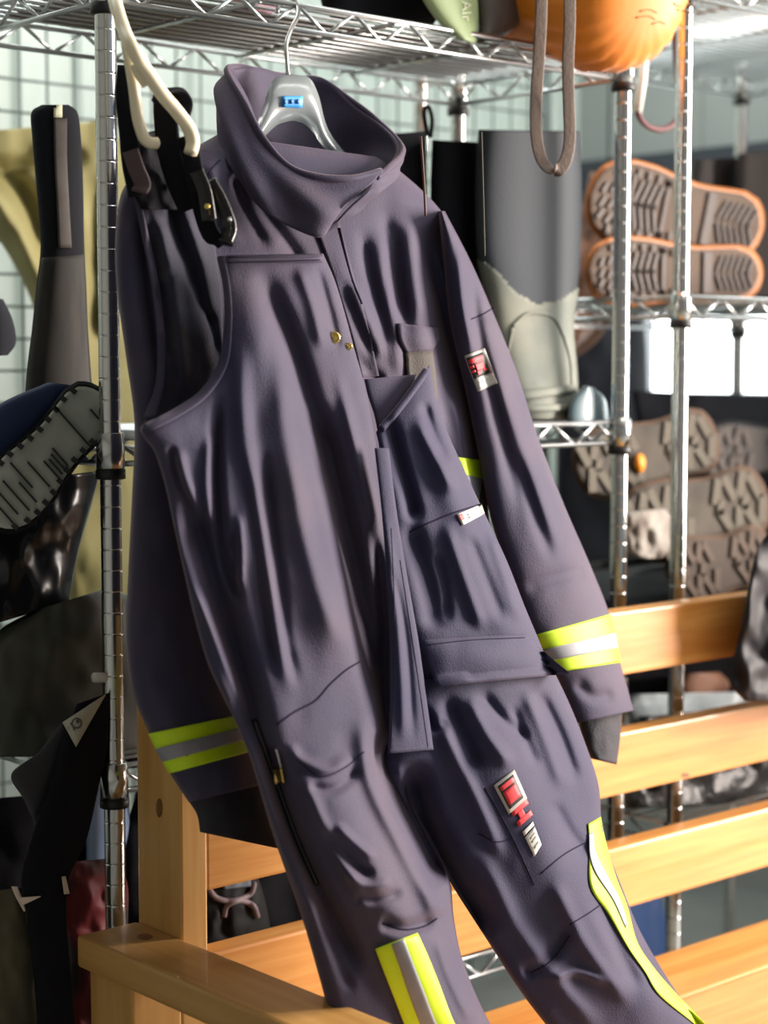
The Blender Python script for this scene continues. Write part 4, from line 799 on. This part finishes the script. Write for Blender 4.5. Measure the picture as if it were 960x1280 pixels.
seam('tag_print', TS, [(96+6*math.cos(a), 904+6*math.sin(a)) for a in np.linspace(0, 2*math.pi, 9)], mat('tag_ink', S(96, 90, 84), 0.6), tg, 0.001, 24); disc('tag_dot', TS, 97, 902, 0.0022, MATS['tag_ink'], tg, 0.001)
seam('tag_print', TS, [(88, 904), (91, 908), (93, 913)], MATS['tag_ink'], tg, 0.001, 8)
pale = mat('frayed_white', S(216, 196, 178), 0.8)
patch('frayed_edge', HSF, [(14, 1108), (20, 1122), (30, 1140)], [(22, 1108), (28, 1124), (32, 1138)], pale, bj, 0.004, 0.003, 4, 8); patch('frayed_edge', HSF, [(24, 1122), (28, 1132)], [(51, 1120), (51, 1121)], pale, bj, 0.004, 0.003, 6, 4); patch('frayed_edge', HSF, [(77, 1096), (80, 1118)], [(82, 1095), (87, 1117)], pale, bj, 0.004, 0.003, 4, 6)
tube('white_stub', [PL(np.array(117.), np.array(847.), 0.0), PL(np.array(140.), np.array(847.), 0.0)], 0.006, whitecl, bj, 10)
blob('pale_blue_bottle', 'pale blue plastic jug on the lower shelf beside the rack post', 'jug', [(120, 972), (112, 990), (108, 1020), (108, 1080), (108, 1225)], [(150, 972), (158, 990), (162, 1020), (162, 1080), (162, 1225)], mat('pale_blue_plastic', S(150, 176, 214), 0.35), 0.22, 0.04, 0.05, nu=30, nv=30)
blob('red_bag', 'dark red and black bag on the lower shelf by the armrest', 'bag', [(82, 1078), (76, 1110), (80, 1150), (86, 1190), (86, 1288)], [(150, 1072), (160, 1110), (160, 1150), (160, 1190), (160, 1288)], mat('dark_red_nylon', S(110, 28, 34), 0.6, col2=S(28, 22, 24), nscale=7, contrast=(0.45, 0.55)), 0.08, 0.05, 0.06, nu=40, nv=40, noise=(0.02, 16))
blob('canvas_sack', 'dusty olive-brown canvas sack standing on the floor beside the bench', 'sack', [(-60, 1120), (-70, 1200), (-70, 1300), (-80, 1500), (-80, 1788)], [(40, 1108), (52, 1180), (66, 1280), (80, 1500), (80, 1788)], mat('dusty_canvas', S(96, 88, 66), 0.8, col2=S(78, 72, 56), nscale=8), 0.06, 0.06, 0.06, nu=40, nv=60, noise=(0.02, 22))
# boots under the bench back
ub = thing('rubber_overshoe', 'dark overshoe with a pale pink rim between the bench slats', 'overshoe', PL(np.array(290.), np.array(1180.), 0.08))
shell('body', [(246, 1090), (240, 1120), (238, 1160), (236, 1200)], [(318, 1084), (330, 1120), (338, 1160), (340, 1200)], blackrub, ub, 0.08, 0, 0.05, 0.06, nu=40, nv=30, noise=(0.015, 14))
US = Surf(ub.children[0])
seam('rim', US, [(258, 1106), (270, 1122), (290, 1126), (312, 1118), (318, 1104)], mat('pale_pink_rim', S(128, 112, 118), 0.6), ub, 0.004, 30, 0.003); seam('rim', US, [(280, 1146), (284, 1132), (300, 1126), (316, 1132), (322, 1146)], MATS['pale_pink_rim'], ub, 0.004, 30, 0.003)
patch('shiny_patch', US, [(274, 1096), (280, 1112)], [(314, 1090), (314, 1108)], mat('slate_gloss', S(104, 114, 128), 0.25), ub, 0.003, 0.003, 10, 6)
blob('dark_gear_bag', 'black gear bag on the lower shelf behind the bench slats', 'bag', [(170, 990), (150, 1070), (150, 1160), (160, 1205)], [(560, 965), (580, 1060), (580, 1110), (570, 1155)], blacknyl, 0.22, 0.06, 0.08, nu=50, nv=30, noise=(0.03, 26))

for i, (lab, L, R, Y) in enumerate((
    ('black bag shape standing in for dark clutter on the lower shelf at the rack end', [(-30, 1000), (-60, 1060), (-60, 1150), (-50, 1225)], [(140, 985), (170, 1040), (180, 1120), (180, 1200)], 0.27),
    ('black bag shape standing in for dark clutter on the middle shelf behind the coat sleeve', [(150, 760), (140, 820), (140, 900), (150, 962)], [(420, 740), (440, 800), (440, 880), (430, 930)], 0.2),
    ('long black bag shape standing in for dark clutter on the middle shelf behind the trousers', [(440, 740), (430, 800), (430, 870), (440, 925)], [(690, 720), (720, 770), (720, 840), (700, 890)], 0.2),
    ('black bag shape standing in for dark clutter on the lower shelf behind the trouser legs', [(560, 1000), (545, 1060), (545, 1120), (560, 1200)], [(700, 970), (745, 1020), (750, 1080), (740, 1150)], 0.22))):
    blob('clutter_stand_in', lab, 'bag', L, R, blacknyl, Y, 0.06, 0.09, nu=40, nv=30, noise=(0.02, 28))  # bags added to darken the shelves, standing in for unclear clutter

tag(box('added_dark_sheet', (0.06, 0.10, 1.8113), (0.86, 0.335, 1.815), mat('brown_cardboard', S(104, 78, 56), 0.9), None, 0.0), 'flat brown sheet added to darken the shelf under the bags on the top shelf', 'cardboard')  # sheet added to block lamp light and darken the shelf underside
